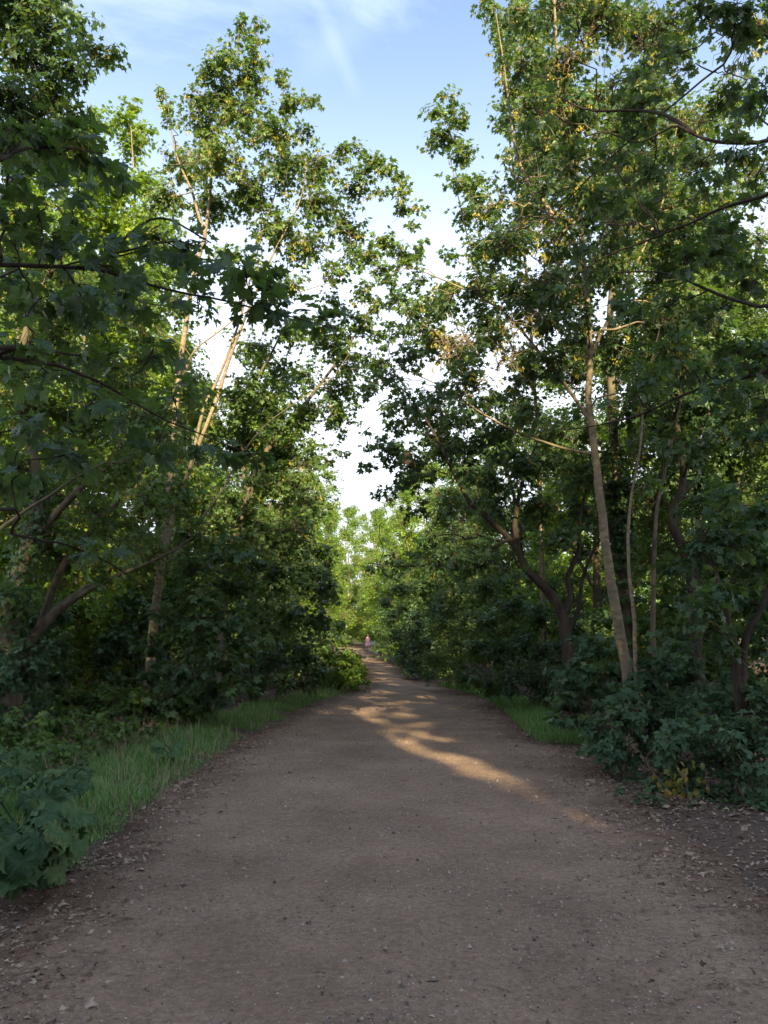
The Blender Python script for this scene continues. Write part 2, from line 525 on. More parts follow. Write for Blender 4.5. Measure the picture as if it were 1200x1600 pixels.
def build_plant(name, label, cat, stems, clumps, seed, tpl, mat, bark, origin=(0, 0, 0), group=None, crown='crown', trunk='trunk',
                dead=(), ivy=None, seed_size=.05, **kw):
    rs = np.random.RandomState(seed)
    origin = np.array(origin, float)
    W, A, sd_ = grow(stems, clumps, rs, **kw)
    root = thing(name, label, cat, group, origin)
    kids = []
    W.v = [v - origin for v in W.v]
    kids.append(link(trunk, W.mesh(trunk, M[bark]), root))
    V, T, k = leaves_np(tpl, A[0] - origin, A[1], A[2], A[3], rs)
    tn = np.repeat(A[4], k)
    mi = np.zeros(len(T), int)
    if sd_ is not None:      # hanging bunches of winged seeds among the leaves
        p, d = sd_
        V2, T2, k2 = leaves_np(WING, p - origin, d, rs.normal(0, 1, p.shape), seed_size * rs.uniform(.7, 1.3, len(p)), rs)
        T = np.vstack([T, T2 + len(V)]); V = np.vstack([V, V2])
        tn = np.concatenate([tn, np.repeat(rs.uniform(.1, .9, len(p)), k2)])
        mi = np.concatenate([mi, np.ones(len(T2), int)])
    kids.append(link(crown, mesh_np(crown, V, T, tn, [M[mat], M['seed']], midx=mi), root))
    for (c, r, n) in dead:
        p = np.array(c) + rs.normal(0, r, (n, 3))
        V, T, k = leaves_np(MID, p - origin, unit(rs.normal(0, .5, (n, 3)) + (0, 0, -1)), rs.normal(0, 1, (n, 3)), rs.uniform(.07, .13, n), rs)
        kids.append(link('withered_leaves', mesh_np('withered_leaves', V, T, np.repeat(rs.uniform(.3, 1, n), k), [M['dead']]), root))
    if ivy is not None:
        st, z0, z1, n, spread = ivy
        p = smooth_path(st, 60)
        p = p[(p[:, 2] > z0) & (p[:, 2] < z1)]
        i = rs.randint(0, len(p), n)
        a = rs.uniform(0, 2 * math.pi, n)
        o = np.stack([np.cos(a), np.sin(a), np.zeros(n)], 1)
        fz = 1 - (p[i, 2] - z0) / (z1 - z0) * .7
        pos = p[i, :3] + o * (p[i, 3] + rs.uniform(.0, 1, n) * spread * fz)[:, None] + rs.normal(0, .03, (n, 3))
        V, T, k = leaves_np(MID, pos - origin, unit(o * .35 + np.array([0, 0, -.9]) + rs.normal(0, .3, (n, 3))), o + (0, 0, .5) + rs.normal(0, .3, (n, 3)),
                            rs.uniform(.05, .10, n), rs)
        kids.append(link('ivy', mesh_np('ivy', V, T, np.repeat(rs.uniform(0, .6, n), k), [M['leaf_shaded']]), root))
    KIDS[root.name] = kids
    return root

def stem(pix, d, r0, r1, ground=True):
    """trunk through photo pixels at depth d (number or per point)"""
    out = []
    n = len(pix)
    for i, p in enumerate(pix):
        dd = p[2] if len(p) > 2 else d
        f = i / (n - 1)
        q = P(p[0], p[1], dd)
        out.append((*q, r0 * (1 - f) + r1 * f))
    out = np.array(out)
    if ground:
        b = out[0].copy()
        b[2] = -.1; b[3] = r0 * 1.35
        if out[0][2] > .15:
            out = np.vstack([b, out])
    return out

def clumps_px(lst, d, rs, dj=.6, back=0, rk=1.12):
    out = []
    for c in lst:
        dd = c[3] if len(c) > 3 else d
        dd = dd + rs.uniform(-dj, dj)
        q = P(c[0], c[1], dd)
        r = c[2] / 1200 * np.linalg.norm(q - CAM) * rk
        out.append((*q, r))
        for k in range(back):
            q2 = q + rs.normal(0, 1, 3) * np.array([.35, .8, .35]) * r + np.array([0, rs.uniform(.6, 1.6), 0])
            out.append((*q2, r * .9))
    return out

def RS(s): return np.random.RandomState(s)

def fill_px(poly, n, rpx, d0, d1, seed):
    """extra leaf clumps spread through the part of the crown outlined by poly"""
    rs = RS(seed); out = []
    P_ = np.array(poly, float)
    lo, hi = P_.min(0), P_.max(0)
    t = 0
    while len(out) < n and t < 5000:
        t += 1
        x, y = rs.uniform(lo, hi)
        c = False; j = len(P_) - 1
        for i in range(len(P_)):
            if (P_[i, 1] > y) != (P_[j, 1] > y) and x < (P_[j, 0] - P_[i, 0]) * (y - P_[i, 1]) / (P_[j, 1] - P_[i, 1]) + P_[i, 0]:
                c = not c
            j = i
        if c and all((x - o[0]) ** 2 + (y - o[1]) ** 2 > (rpx * .75) ** 2 for o in out):
            out.append((x, y, rpx * rs.uniform(.75, 1.15), rs.uniform(d0, d1)))
    return clumps_px(out, d0, rs, 0)

# ------------------------------------------------------------------ path and ground
LE = [G(*p)[:2] for p in [(0, 1500), (140, 1335), (250, 1250), (330, 1190), (385, 1155), (470, 1108), (575, 1072), (572, 1048), (556, 1028)]]
RE = [G(*p)[:2] for p in [(1200, 1400), (1060, 1300), (960, 1225), (908, 1173), (835, 1160), (800, 1128), (778, 1101), (735, 1083), (640, 1062), (628, 1045)]]
LE = [(-2.35, -60), (-2.35, 1)] + [tuple(p) for p in LE] + [(-4.2, 70), (-5.8, 96), (-13, 112), (-30, 124), (-60, 140)]
RE = [(2.6, -60), (2.5, 1)] + [tuple(p) for p in RE] + [(-1.6, 70), (-2.6, 98), (-10, 118), (-28, 130), (-60, 146)]
LE, RE = np.array(LE), np.array(RE)
def pl(y): return np.interp(y, LE[:, 1], LE[:, 0])
def pr(y): return np.interp(y, RE[:, 1], RE[:, 0])

def soil_nodes(N, L, col_a, col_b, fleck, fine=160.0, bump=.5):
    tc = N.new('ShaderNodeTexCoord')
    def noise(s, d=4, r=.6):
        n = N.new('ShaderNodeTexNoise'); n.inputs['Scale'].default_value = s; n.inputs['Detail'].default_value = d
        n.inputs['Roughness'].default_value = r
        L.new(tc.outputs['Object'], n.inputs['Vector']); return n.outputs['Fac']
    big = noise(.8, 7, .68)
    fin = noise(28, 6, .75)
    r = N.new('ShaderNodeValToRGB')
    r.color_ramp.elements[0].position = .3; r.color_ramp.elements[0].color = (*col_a, 1)
    r.color_ramp.elements[1].position = .7; r.color_ramp.elements[1].color = (*col_b, 1)
    L.new(big, r.inputs['Fac'])
    mr = N.new('ShaderNodeMapRange'); mr.inputs['From Min'].default_value = .3; mr.inputs['From Max'].default_value = .7
    mr.inputs['To Min'].default_value = .62; mr.inputs['To Max'].default_value = 1.38
    L.new(fin, mr.inputs['Value'])
    mu = N.new('ShaderNodeMixRGB'); mu.blend_type = 'MULTIPLY'; mu.inputs['Fac'].default_value = 1
    L.new(r.outputs[0], mu.inputs['Color1']); L.new(mr.outputs[0], mu.inputs['Color2'])
    v = N.new('ShaderNodeTexVoronoi'); v.inputs['Scale'].default_value = fine / 2.2; v.inputs['Randomness'].default_value = 1
    L.new(tc.outputs['Object'], v.inputs['Vector'])
    sepc = N.new('ShaderNodeSeparateXYZ'); L.new(v.outputs['Color'], sepc.inputs[0])
    g = N.new('ShaderNodeMath'); g.operation = 'GREATER_THAN'; g.inputs[1].default_value = .86
    L.new(sepc.outputs['X'], g.inputs[0])
    l = N.new('ShaderNodeMath'); l.operation = 'LESS_THAN'; l.inputs[1].default_value = .30
    L.new(v.outputs['Distance'], l.inputs[0])
    a = N.new('ShaderNodeMath'); a.operation = 'MULTIPLY'; L.new(g.outputs[0], a.inputs[0]); L.new(l.outputs[0], a.inputs[1])
    a2 = N.new('ShaderNodeMath'); a2.operation = 'MULTIPLY'; L.new(a.outputs[0], a2.inputs[0]); L.new(sepc.outputs['Y'], a2.inputs[1])
    fm = N.new('ShaderNodeMixRGB'); fm.inputs['Color2'].default_value = (*fleck, 1)
    L.new(a2.outputs[0], fm.inputs['Fac']); L.new(mu.outputs[0], fm.inputs['Color1'])
    h = N.new('ShaderNodeMath'); h.operation = 'MULTIPLY_ADD'; h.inputs[1].default_value = 1.0
    L.new(fin, h.inputs[0])
    hv = N.new('ShaderNodeMath'); hv.operation = 'MULTIPLY'; hv.inputs[1].default_value = -.8
    L.new(v.outputs['Distance'], hv.inputs[0]); L.new(hv.outputs[0], h.inputs[2])
    bp = N.new('ShaderNodeBump'); bp.inputs['Strength'].default_value = bump; bp.inputs['Distance'].default_value = .022
    L.new(h.outputs[0], bp.inputs['Height'])
    return tc, fm.outputs[0], bp.outputs[0], big, fin

SOIL_A, SOIL_B = (.088, .060, .046), (.150, .103, .078)
m, N, L = newmat('woodland_soil')
tc_, c_, b_, _, _ = soil_nodes(N, L, SOIL_A, SOIL_B, (.22, .16, .11), 120)
p_ = N.new('ShaderNodeBsdfPrincipled'); p_.inputs['Roughness'].default_value = .95; p_.inputs['Specular IOR Level'].default_value = .1
L.new(c_, p_.inputs['Base Color']); L.new(b_, p_.inputs['Normal'])
o_ = N.new('ShaderNodeOutputMaterial'); L.new(p_.outputs[0], o_.inputs['Surface'])
M['soil'] = m

m, N, L = newmat('trodden_gravel_path')
tc_, c_, b_, big_, fin_ = soil_nodes(N, L, (.222, .143, .100), (.388, .260, .180), (.60, .52, .44), 170, .8)
at = N.new('ShaderNodeAttribute'); at.attribute_name = 'tone'          # 0 at the litter-strewn margin, 1 on the worn middle
n_ = N.new('ShaderNodeTexNoise'); n_.inputs['Scale'].default_value = 3.2; n_.inputs['Detail'].default_value = 7; n_.inputs['Roughness'].default_value = .7
L.new(tc_.outputs['Object'], n_.inputs['Vector'])
ad = N.new('ShaderNodeMath'); ad.operation = 'MULTIPLY_ADD'; ad.inputs[1].default_value = 1.1; 
L.new(n_.outputs['Fac'], ad.inputs[0]); L.new(at.outputs['Fac'], ad.inputs[2])
mr_ = N.new('ShaderNodeMapRange'); mr_.inputs['From Min'].default_value = .62; mr_.inputs['From Max'].default_value = 1.25
L.new(ad.outputs[0], mr_.inputs['Value'])
dk = N.new('ShaderNodeMixRGB'); dk.blend_type = 'MULTIPLY'; dk.inputs['Fac'].default_value = 1
dk.inputs['Color2'].default_value = (.50, .44, .42, 1)
L.new(c_, dk.inputs['Color1'])
mm = N.new('ShaderNodeMixRGB')
L.new(mr_.outputs[0], mm.inputs['Fac']); L.new(dk.outputs[0], mm.inputs['Color1']); L.new(c_, mm.inputs['Color2'])
p_ = N.new('ShaderNodeBsdfPrincipled'); p_.inputs['Roughness'].default_value = .92; p_.inputs['Specular IOR Level'].default_value = .15
L.new(mm.outputs[0], p_.inputs['Base Color']); L.new(b_, p_.inputs['Normal'])
o_ = N.new('ShaderNodeOutputMaterial'); L.new(p_.outputs[0], o_.inputs['Surface'])
M['path'] = m

def vnoise(x, y, seed=0):
    """smooth value noise, vectorised"""
    xi = np.floor(x).astype(int); yi = np.floor(y).astype(int)
    fx = x - xi; fy = y - yi
    fx = fx * fx * (3 - 2 * fx); fy = fy * fy * (3 - 2 * fy)
    def h(a, b):
        n = (a * 374761393 + b * 668265263 + seed * 982451653) & 0x7fffffff
        n = ((n ^ (n >> 13)) * 1274126177) & 0x7fffffff
        return (n & 0xffff) / 65535.0
    return (h(xi, yi) * (1 - fx) + h(xi + 1, yi) * fx) * (1 - fy) + (h(xi, yi + 1) * (1 - fx) + h(xi + 1, yi + 1) * fx) * fy

def gz(x, y):
    """height of the wood floor: level with the path at its edge, gently uneven beyond"""
    d = np.maximum(np.maximum(pl(y) - x, x - pr(y)), 0)
    d = np.minimum(d, 6)
    u = (vnoise(x * .9, y * .9, 3) - .5) * .16 + (vnoise(x * .3, y * .3, 5) - .4) * .45
    return u * np.clip(d / 1.5, 0, 1) * .8 + .03 * np.clip(d / .5, 0, 1)

def gridmesh(name, X, Y, Z, tone, mat):
    ny, nx = X.shape
    co = np.stack([X, Y, Z], -1).reshape(-1, 3)
    i = np.arange(ny - 1)[:, None]; j = np.arange(nx - 1)[None]
    q = np.stack([i * nx + j, i * nx + j + 1, (i + 1) * nx + j + 1, (i + 1) * nx + j], -1).reshape(-1, 4)
    return mesh_np(name, co, q, tone, [mat], smooth=True)

xs = np.concatenate([[-700, -300, -120, -60], np.arange(-30, -8, 1.5), np.arange(-8, 8, .3), np.arange(8, 31, 1.5), [60, 120, 300, 700]])
ys = np.concatenate([[-600, -200, -80, -50], np.arange(-40, 0, 2.5), np.arange(0, 30, .35), np.arange(30, 130, 1.5), [135, 150, 180, 260, 450, 800]])
X, Y = np.meshgrid(xs, ys)
g_ = link('ground', gridmesh('ground', X, Y, gz(X, Y), None, M['soil'])); tag(g_, kind='structure')
ys = np.concatenate([np.arange(-60, 0, 2), np.arange(0, 30, .12), np.arange(30, 140, .8)])
u = np.linspace(0, 1, 70)
YY, UU = np.meshgrid(ys, u, indexing='ij')
wl = pl(YY) - .18 * (vnoise(YY * 1.7, YY * 0, 7) - .3) - .08 * vnoise(YY * 6, YY * 0, 8)
wr = pr(YY) + .18 * (vnoise(YY * 1.7, YY * 0, 9) - .3) + .08 * vnoise(YY * 6, YY * 0, 10)
XX = wl * (1 - UU) + wr * UU
ed = np.minimum(UU, 1 - UU) * (wr - wl)
ZZ = .016 + .022 * np.clip(ed / .5, 0, 1) + (vnoise(XX * 1.1, YY * .8, 11) - .5) * .05 * np.clip(ed, 0, 1) + (vnoise(XX * 9, YY * 9, 12) - .5) * .012 + (vnoise(XX * 3.3, YY * 2.2, 13) - .5) * .022
ZZ[:, 0] = -.03; ZZ[:, -1] = -.03
tone = np.clip(ed / .85, 0, 1) * .9
p_ = link('path', gridmesh('path', XX, YY, ZZ, tone.ravel(), M['path'])); tag(p_, kind='structure')
def zpath(x, y):
    a, b = pl(y), pr(y)
    e = np.minimum(x - a, b - x)
    return np.where(e > 0, .018 + .018 * np.clip(e / .5, 0, 1) + (vnoise(x * 1.1, y * .8, 11) - .5) * .05 * np.clip(e, 0, 1) + (vnoise(x * 9, y * 9, 12) - .5) * .012 + (vnoise(x * 3.3, y * 2.2, 13) - .5) * .022, gz(x, y))

# ------------------------------------------------------------------ loose stuff on the ground
rs = np.random.RandomState(5)
OCT = (np.array([(1, 0, 0), (0, 1, 0), (-1, 0, 0), (0, -1, 0), (0, 0, .75), (0, 0, -.6)], float) * .5,
       np.array([(0, 1, 4), (1, 2, 4), (2, 3, 4), (3, 0, 4), (1, 0, 5), (2, 1, 5), (3, 2, 5), (0, 3, 5)]))
n = 60000
y = 2.9 + rs.uniform(0, 1, n) ** 1.7 * 17
x = pl(y) + rs.uniform(0, 1, n) * (pr(y) - pl(y))
cl_ = vnoise(x * 2.2, y * 2.2, 21)
keep = rs.uniform(0, 1, n) < .15 + cl_ ** 2 * 1.1
x, y = x[keep], y[keep]; n = len(x)
sz = np.clip(rs.lognormal(-4.75, .45, n), .005, .03)
pos = np.stack([x, y, zpath(x, y) + sz * .12], 1)
a = rs.uniform(0, 6.28, n)
V, T, k = leaves_np(OCT, pos, np.stack([np.cos(a), np.sin(a), rs.normal(0, .2, n)], 1), np.array([0, 0, 1.0]) + rs.normal(0, .25, (n, 3)), sz, rs)
V = V + rs.normal(0, 1, V.shape) * np.repeat(sz, k)[:, None] * .09
m, N, L = newmat('path_stone')
at = N.new('ShaderNodeAttribute'); at.attribute_name = 'tone'
r_ = N.new('ShaderNodeValToRGB')
e = r_.color_ramp.elements
e[0].color = (.07, .055, .05, 1); e[1].color = (.48, .42, .36, 1)
x1 = e.new(.45); x1.color = (.22, .17, .14, 1)
x2 = e.new(.75); x2.color = (.36, .29, .24, 1)
L.new(at.outputs['Fac'], r_.inputs[0])
p_ = N.new('ShaderNodeBsdfPrincipled'); p_.inputs['Roughness'].default_value = .8
L.new(r_.outputs[0], p_.inputs['Base Color'])
o_ = N.new('ShaderNodeOutputMaterial'); L.new(p_.outputs[0], o_.inputs['Surface'])
M['stone'] = m
gobj = link('loose_stones', mesh_np('loose_stones', V, T, np.repeat(rs.uniform(0, 1, n), k), [M['stone']]))
tag(gobj, 'small loose stones and chips scattered over the brown path', 'gravel', kind='stuff')

def litter(n, y0, y1, side_fn, smin, smax):
    y = y0 + rs.uniform(0, 1, n) ** 1.5 * (y1 - y0)
    x = side_fn(y, n)
    return x, y, rs.uniform(smin, smax, n)
def left_band(y, n): return pl(y) + rs.normal(.12, .30, n)
def right_band(y, n): return pr(y) + rs.normal(.05, .45, n)
parts = [litter(16000, 3, 26, left_band, .012, .045), litter(20000, 3, 22, right_band, .012, .045),
         litter(500, 2.9, 16, lambda y, n: pl(y) + rs.uniform(0, 1, n) * (pr(y) - pl(y)), .012, .038),
         litter(9000, 8, 26, lambda y, n: pl(y) - rs.uniform(0.6, 8, n), .04, .10),
         litter(7000, 7, 26, lambda y, n: pr(y) + rs.uniform(.2, 7, n), .04, .10)]
x, y, sz = (np.concatenate([p[i] for p in parts]) for i in range(3))
big = rs.uniform(0, 1, len(x)) < .06
sz = np.where(big, sz * 1.9, sz)
k = rs.uniform(0, 1, len(x)) < .12 + 1.5 * vnoise(x * 2.1, y * 2.1, 71) ** 2
x, y, sz = x[k], y[k], sz[k]
n = len(x)
pos = np.stack([x, y, zpath(x, y) + .006 + rs.uniform(0, .012, n)], 1)
a = rs.uniform(0, 6.28, n)
V, T, k = leaves_np(LO, pos, np.stack([np.cos(a), np.sin(a), rs.normal(.05, .25, n)], 1), np.array([0, 0, 1.0]) + rs.normal(0, .35, (n, 3)), sz, rs)
lo = link('leaf_litter', mesh_np('leaf_litter', V, T, np.repeat(rs.uniform(0, 1, n) ** 1.2, k), [M['litter']]))
tag(lo, 'dry brown fallen leaves and chips lying along the path margins', 'leaf litter', kind='stuff')

W = Wood()
n = 260
y = 3 + rs.uniform(0, 1, n) ** 1.4 * 14
x = np.where(rs.uniform(0, 1, n) < .35, pl(y) + rs.uniform(0, 1, n) * (pr(y) - pl(y)), np.where(rs.uniform(0, 1, n) < .4, left_band(y, n), right_band(y, n)))
a = rs.uniform(0, 6.28, n); ln = rs.uniform(.02, .09, n)
tt = np.linspace(-.5, .5, 4)
d2 = np.stack([np.cos(a), np.sin(a)], 1)
pts = np.zeros((n, 4, 3))
pts[:, :, 0] = x[:, None] + d2[:, 0:1] * tt * ln[:, None] + rs.normal(0, .008, (n, 4))
pts[:, :, 1] = y[:, None] + d2[:, 1:2] * tt * ln[:, None] + rs.normal(0, .004, (n, 4))
pts[:, :, 2] = zpath(pts[:, :, 0], pts[:, :, 1]) + .006
V, Q = tubes(pts, rs.uniform(.001, .0032, (n, 1)) * np.array([[1, .9, .7, .4]]), 4)
W.add(V, Q)
tw_ = link('fallen_twigs', W.mesh('fallen_twigs', M['bark_dark']))
tag(tw_, 'short dark fallen twigs strewn on the path and its edges', 'twigs', kind='stuff')

# grass
def blades(n, xy, h, lean, wd, tone, mat, name, label):
    x, y = xy
    z = gz(x, y)
    a = rs.uniform(0, 6.28, n)
    o = np.stack([np.cos(a), np.sin(a), np.zeros(n)], 1)
    s = np.stack([-np.sin(a), np.cos(a), np.zeros(n)], 1)
    b = np.stack([x, y, z - .01], 1)
    ln = lean * rs.uniform(.2, 1.3, n)
    V = np.zeros((n, 7, 3))
    for i, (f, ww) in enumerate([(0, 1), (.4, .85), (.75, .55)]):
        c = b + np.array([0, 0, 1.0]) * (h * f * (1 - .25 * f * ln))[:, None] + o * (h * ln * f * f)[:, None]
        V[:, i * 2] = c - s * (wd * ww)[:, None]; V[:, i * 2 + 1] = c + s * (wd * ww)[:, None]
    V[:, 6] = b + np.array([0, 0, 1.0]) * (h * (1 - .35 * ln))[:, None] + o * (h * ln)[:, None]
    t = np.array([(0, 1, 3), (0, 3, 2), (2, 3, 5), (2, 5, 4), (4, 5, 6)])
    T = (t[None] + (np.arange(n) * 7)[:, None, None]).reshape(-1, 3)
    ob = link(name, mesh_np(name, V.reshape(-1, 3), T, np.repeat(tone, 7), [M[mat]]))
    tag(ob, label, 'grass', kind='stuff')

def strip_left(n):
    y = 5.6 + rs.uniform(0, 1, n) ** 1.15 * 17.5
    e = -.12 + .35 * (vnoise(y * 1.3, y * 0, 31) - .5)
    wdt = np.interp(y, [5.5, 8, 11, 14, 18, 23], [1.2, 2.0, 2.2, 1.6, 1.3, .8])
    x = pl(y) - (e + rs.uniform(0, 1, n) ** .9 * wdt)
    k = vnoise(x * 2.5, y * 2.5, 33) > .18
    return x[k], y[k]
x, y = strip_left(62000)
n = len(x)
dist = pl(y) - x
h = (.04 + .115 * np.clip(dist / .5, 0, 1)) * rs.uniform(.5, 1.35, n) * (0.45 + .75 * vnoise(x * 1.8, y * 1.8, 35) + .35 * vnoise(x * 7, y * 7, 41))
blades(n, (x, y), h, .55, .0034 * rs.uniform(.6, 1.4, n), np.clip(rs.normal(.38, .2, n), 0, 1), 'grass', 'grass',
       'long green grass verge growing along the left edge of the path')
n = 14000
y = 11.8 + rs.uniform(0, 1, n) * 5.0
x = pr(y) + .0 + rs.uniform(0, 1, n) ** .8 * 1.3
k = vnoise(x * 2.5, y * 2.5, 36) > .15
x, y = x[k], y[k]; n = len(x)
blades(n, (x, y), .15 * rs.uniform(.4, 1.4, n), .55, .0034 * rs.uniform(.6, 1.4, n), np.clip(rs.normal(.35, .2, n), 0, 1), 'grass', 'grass',
       'small patch of short green grass beside the right edge of the path')
n = 7000
y = 17 + rs.uniform(0, 1, n) * 8
x = pr(y) - .1 + rs.uniform(0, 1, n) ** .8 * 1.0
blades(n, (x, y), .17 * rs.uniform(.4, 1.4, n), .55, .005 * rs.uniform(.6, 1.4, n), np.clip(rs.normal(.5, .2, n), 0, 1), 'grass', 'grass',
       'yellowish grass fringe under the dark bushes beyond the right bend')
n = 1500
x, y = strip_left(n); n = len(x)
blades(n, (x, y), .32 * rs.uniform(.5, 1.3, n), .7, .0030 * rs.uniform(.6, 1.4, n), rs.uniform(.2, 1, n), 'dry_grass', 'dry_grass',
       'thin straw coloured seed stalks standing in the left grass verge')
n = 5200
y = 8 + rs.uniform(0, 1, n) * 8
x = pl(y) - 1.2 - rs.uniform(0, 1, n) * 3.6
k = vnoise(x * 1.6, y * 1.6, 39) > .42
x, y = x[k], y[k]; n = len(x)
blades(n, (x, y), .30 * rs.uniform(.4, 1.4, n), .9, .0035 * rs.uniform(.6, 1.4, n), rs.uniform(0, 1, n), 'dry_grass', 'dry_grass',
       'dry straw coloured grass stalks behind the left verge')

# ------------------------------------------------------------------ hero trees

# tall pale multi-stemmed sycamore, left
d = 14
stA = stem([(238, 1000), (250, 900), (262, 800), (273, 650), (290, 510), (303, 430), (320, 370), (332, 270), (352, 150), (378, 40)], d, .082, .008)
stB = stem([(252, 880), (272, 800), (312, 690), (338, 625), (366, 540), (392, 475), (425, 400), (470, 310), (480, 230)], d - .3, .05, .008, False)
stC = stem([(300, 720), (318, 640), (345, 580), (375, 500), (400, 400), (440, 260), (445, 150)], d - .1, .036, .007, False)
stD = stem([(250, 900), (300, 830), (345, 770), (372, 720), (420, 660), (520, 590)], d - .6, .022, .008, False)
stE = stem([(273, 650), (296, 560), (340, 520), (400, 480), (520, 440)], d + .2, .022, .008, False)
stF = stem([(320, 370), (300, 300), (275, 240), (262, 160)], d, .035, .008, False)
cl = clumps_px([(376, 40, 13), (372, 60, 12), (409, 38, 11), (404, 60, 12), (395, 88, 22), (352, 92, 26), (325, 112, 20), (392, 125, 30), (345, 140, 34), (308, 150, 22), (380, 180, 42),
                (318, 195, 34), (256, 140, 11), (262, 165, 13), (268, 188, 12), (440, 125, 15), (452, 160, 25), (488, 155, 14), (425, 205, 38), (345, 245, 48), (478, 208, 16),
                (292, 262, 42), (445, 265, 48), (392, 305, 48), (330, 330, 40), (500, 265, 36), (548, 238, 24), (595, 255, 20), (626, 278, 14), (500, 325, 44),
                (556, 292, 30), (432, 360, 46), (480, 392, 40), (545, 355, 34), (255, 310, 36), (240, 380, 36), (280, 400, 34), (600, 300, 14)],
               d, RS(1), .9, 0)
cl += clumps_px([(632, 320, 14), (650, 350, 12), (612, 385, 16), (640, 405, 18), (575, 400, 22), (530, 425, 26), (565, 450, 20), (575, 262, 20), (608, 268, 18), (632, 300, 16), (652, 330, 16), (600, 372, 22), (628, 392, 20), (655, 385, 15), (598, 425, 20), (590, 470, 18), (560, 400, 24), (455, 445, 30), (400, 420, 26), (360, 400, 28)], 13, RS(2), .8)
build_plant('sycamore_tree', 'tall pale-stemmed sycamore left of the path with its pointed sunlit top against the sky', 'tree',
            [stA, stB, stC, stD, stE, stF], cl, 11, MID, 'leaf', 'bark_pale', origin=(*stA[0][:2], 0), leaf=.105, dens=1.25, seed_p=.25, tone0=.48, limb_k=.9, seed_size=.06)

# tree whose lower boughs reach over the path from the left
d = 16.5
st = stem([(345, 1000), (360, 880), (385, 780), (420, 700), (470, 640), (530, 560), (570, 500)], d, .10, .012)
st2 = stem([(385, 780), (380, 700), (390, 620), (430, 540), (450, 500)], d, .055, .012, False)
cl = clumps_px([(578, 560, 20), (603, 542, 13), (545, 600, 24), (553, 640, 11), (525, 640, 22), (540, 530, 26), (515, 700, 14), (560, 500, 28), (595, 525, 16), (520, 470, 26), (500, 530, 40), (450, 510, 36), (545, 560, 30), (585, 575, 14), (480, 585, 36), (520, 610, 28), (430, 580, 42), (390, 540, 38),
                (470, 650, 34), (515, 655, 20), (420, 640, 40), (370, 620, 40), (535, 680, 9), (440, 700, 36), (485, 700, 24), (380, 700, 42), (410, 760, 40), (460, 760, 32), (350, 780, 40),
                (400, 830, 44), (460, 830, 38), (350, 860, 40)], d, RS(3), 1.3, 1)
build_plant('sycamore_tree', 'slender maple leaning right whose thin lower boughs reach over the path from the left', 'tree',
            [st, st2], cl + fill_px([(330, 560), (430, 600), (490, 740), (470, 900), (250, 960), (230, 700)], 26, 42, 15, 18, 503), 12, MID, 'leaf', 'bark_mid', origin=(*st[0][:2], 0), leaf=.115, dens=.9, seed_p=.10, tone0=.4)

# sunlit tree at the back on the left
d = 21
st = stem([(95, 900), (100, 760), (108, 620), (112, 520), (100, 400), (95, 300), (90, 220)], d, .2, .03)
st2 = stem([(108, 620), (150, 520), (190, 430), (210, 330), (205, 200)], d, .09, .015, False)
st3 = stem([(100, 700), (50, 600), (20, 480), (10, 360)], d, .09, .02, False)
cl = clumps_px([(205, 165, 14), (192, 190, 20), (225, 205, 18), (205, 230, 26), (150, 200, 30), (90, 230, 40), (40, 250, 45), (130, 260, 40), (180, 290, 38), (230, 290, 30), (60, 320, 45), (120, 340, 45),
                (180, 370, 42), (10, 380, 50), (230, 360, 34), (70, 410, 50), (140, 430, 45), (210, 440, 45), (20, 480, 50), (90, 500, 50), (170, 520, 50), (240, 500, 40), (50, 580, 50), (140, 600, 50),
                (220, 600, 45), (10, 660, 50), (90, 680, 50)], d, RS(4), 2, 0)
build_plant('maple_tree', 'bright sunlit bushy maple standing behind the dark boughs at upper left', 'tree',
            [st, st2, st3], cl + fill_px([(0, 200), (240, 230), (300, 500), (300, 760), (0, 800)], 30, 46, 19, 23, 509), 13, MID, 'leaf_sunlit', 'bark_pale', origin=(*st[0][:2], 0), leaf=.15, dens=1.7, seed_p=.08, tone0=.4)

# brown leaning tree on the left edge
d = 11.5
st = stem([(14, 1000), (22, 930), (45, 850), (62, 790), (50, 700), (30, 600), (45, 500), (80, 420)], d, .14, .03)
st2 = stem([(30, 1040), (60, 985), (105, 942), (160, 905)], d + .3, .09, .06, True)
st6 = stem([(100, 945), (170, 905), (250, 872), (300, 840)], d + .2, .045, .015, False)
st3 = stem([(45, 850), (90, 800), (130, 760), (160, 735), (220, 700), (290, 660)], d, .07, .015, False)
st4 = stem([(-40, 860), (20, 812), (75, 775), (120, 745), (165, 722)], d - 1.2, .03, .012, False)
st5 = stem([(60, 985), (100, 880), (150, 820), (215, 745), (260, 640), (300, 560)], d + .5, .06, .015, False)
cl = clumps_px([(20, 560, 60), (90, 540, 55), (160, 560, 50), (220, 560, 42), (60, 640, 60), (140, 650, 55), (210, 650, 42), (20, 730, 50), (110, 730, 45), (200, 730, 45), (270, 700, 34), (40, 840, 42), (150, 800, 34),
                (240, 800, 40), (90, 890, 36), (200, 860, 28), (290, 790, 30), (10, 930, 40), (130, 470, 50), (40, 460, 55), (210, 480, 40)], d, RS(5), 1.3, 0)
build_plant('leaning_tree', 'brown tree with thick crooked limbs leaning in from the left edge of the wood', 'tree',
            [st, st2, st3, st4, st5, st6], cl + fill_px([(0, 420), (260, 430), (360, 600), (330, 780), (240, 900), (0, 960)], 34, 46, 10, 13.5, 501), 14, MID, 'leaf', 'bark_mid', origin=(*st[0][:2], 0), leaf=.105, dens=.8, seed_p=.16, tone0=.35, clear=True, ivy=(st, .3, 4.0, 1500, .16))

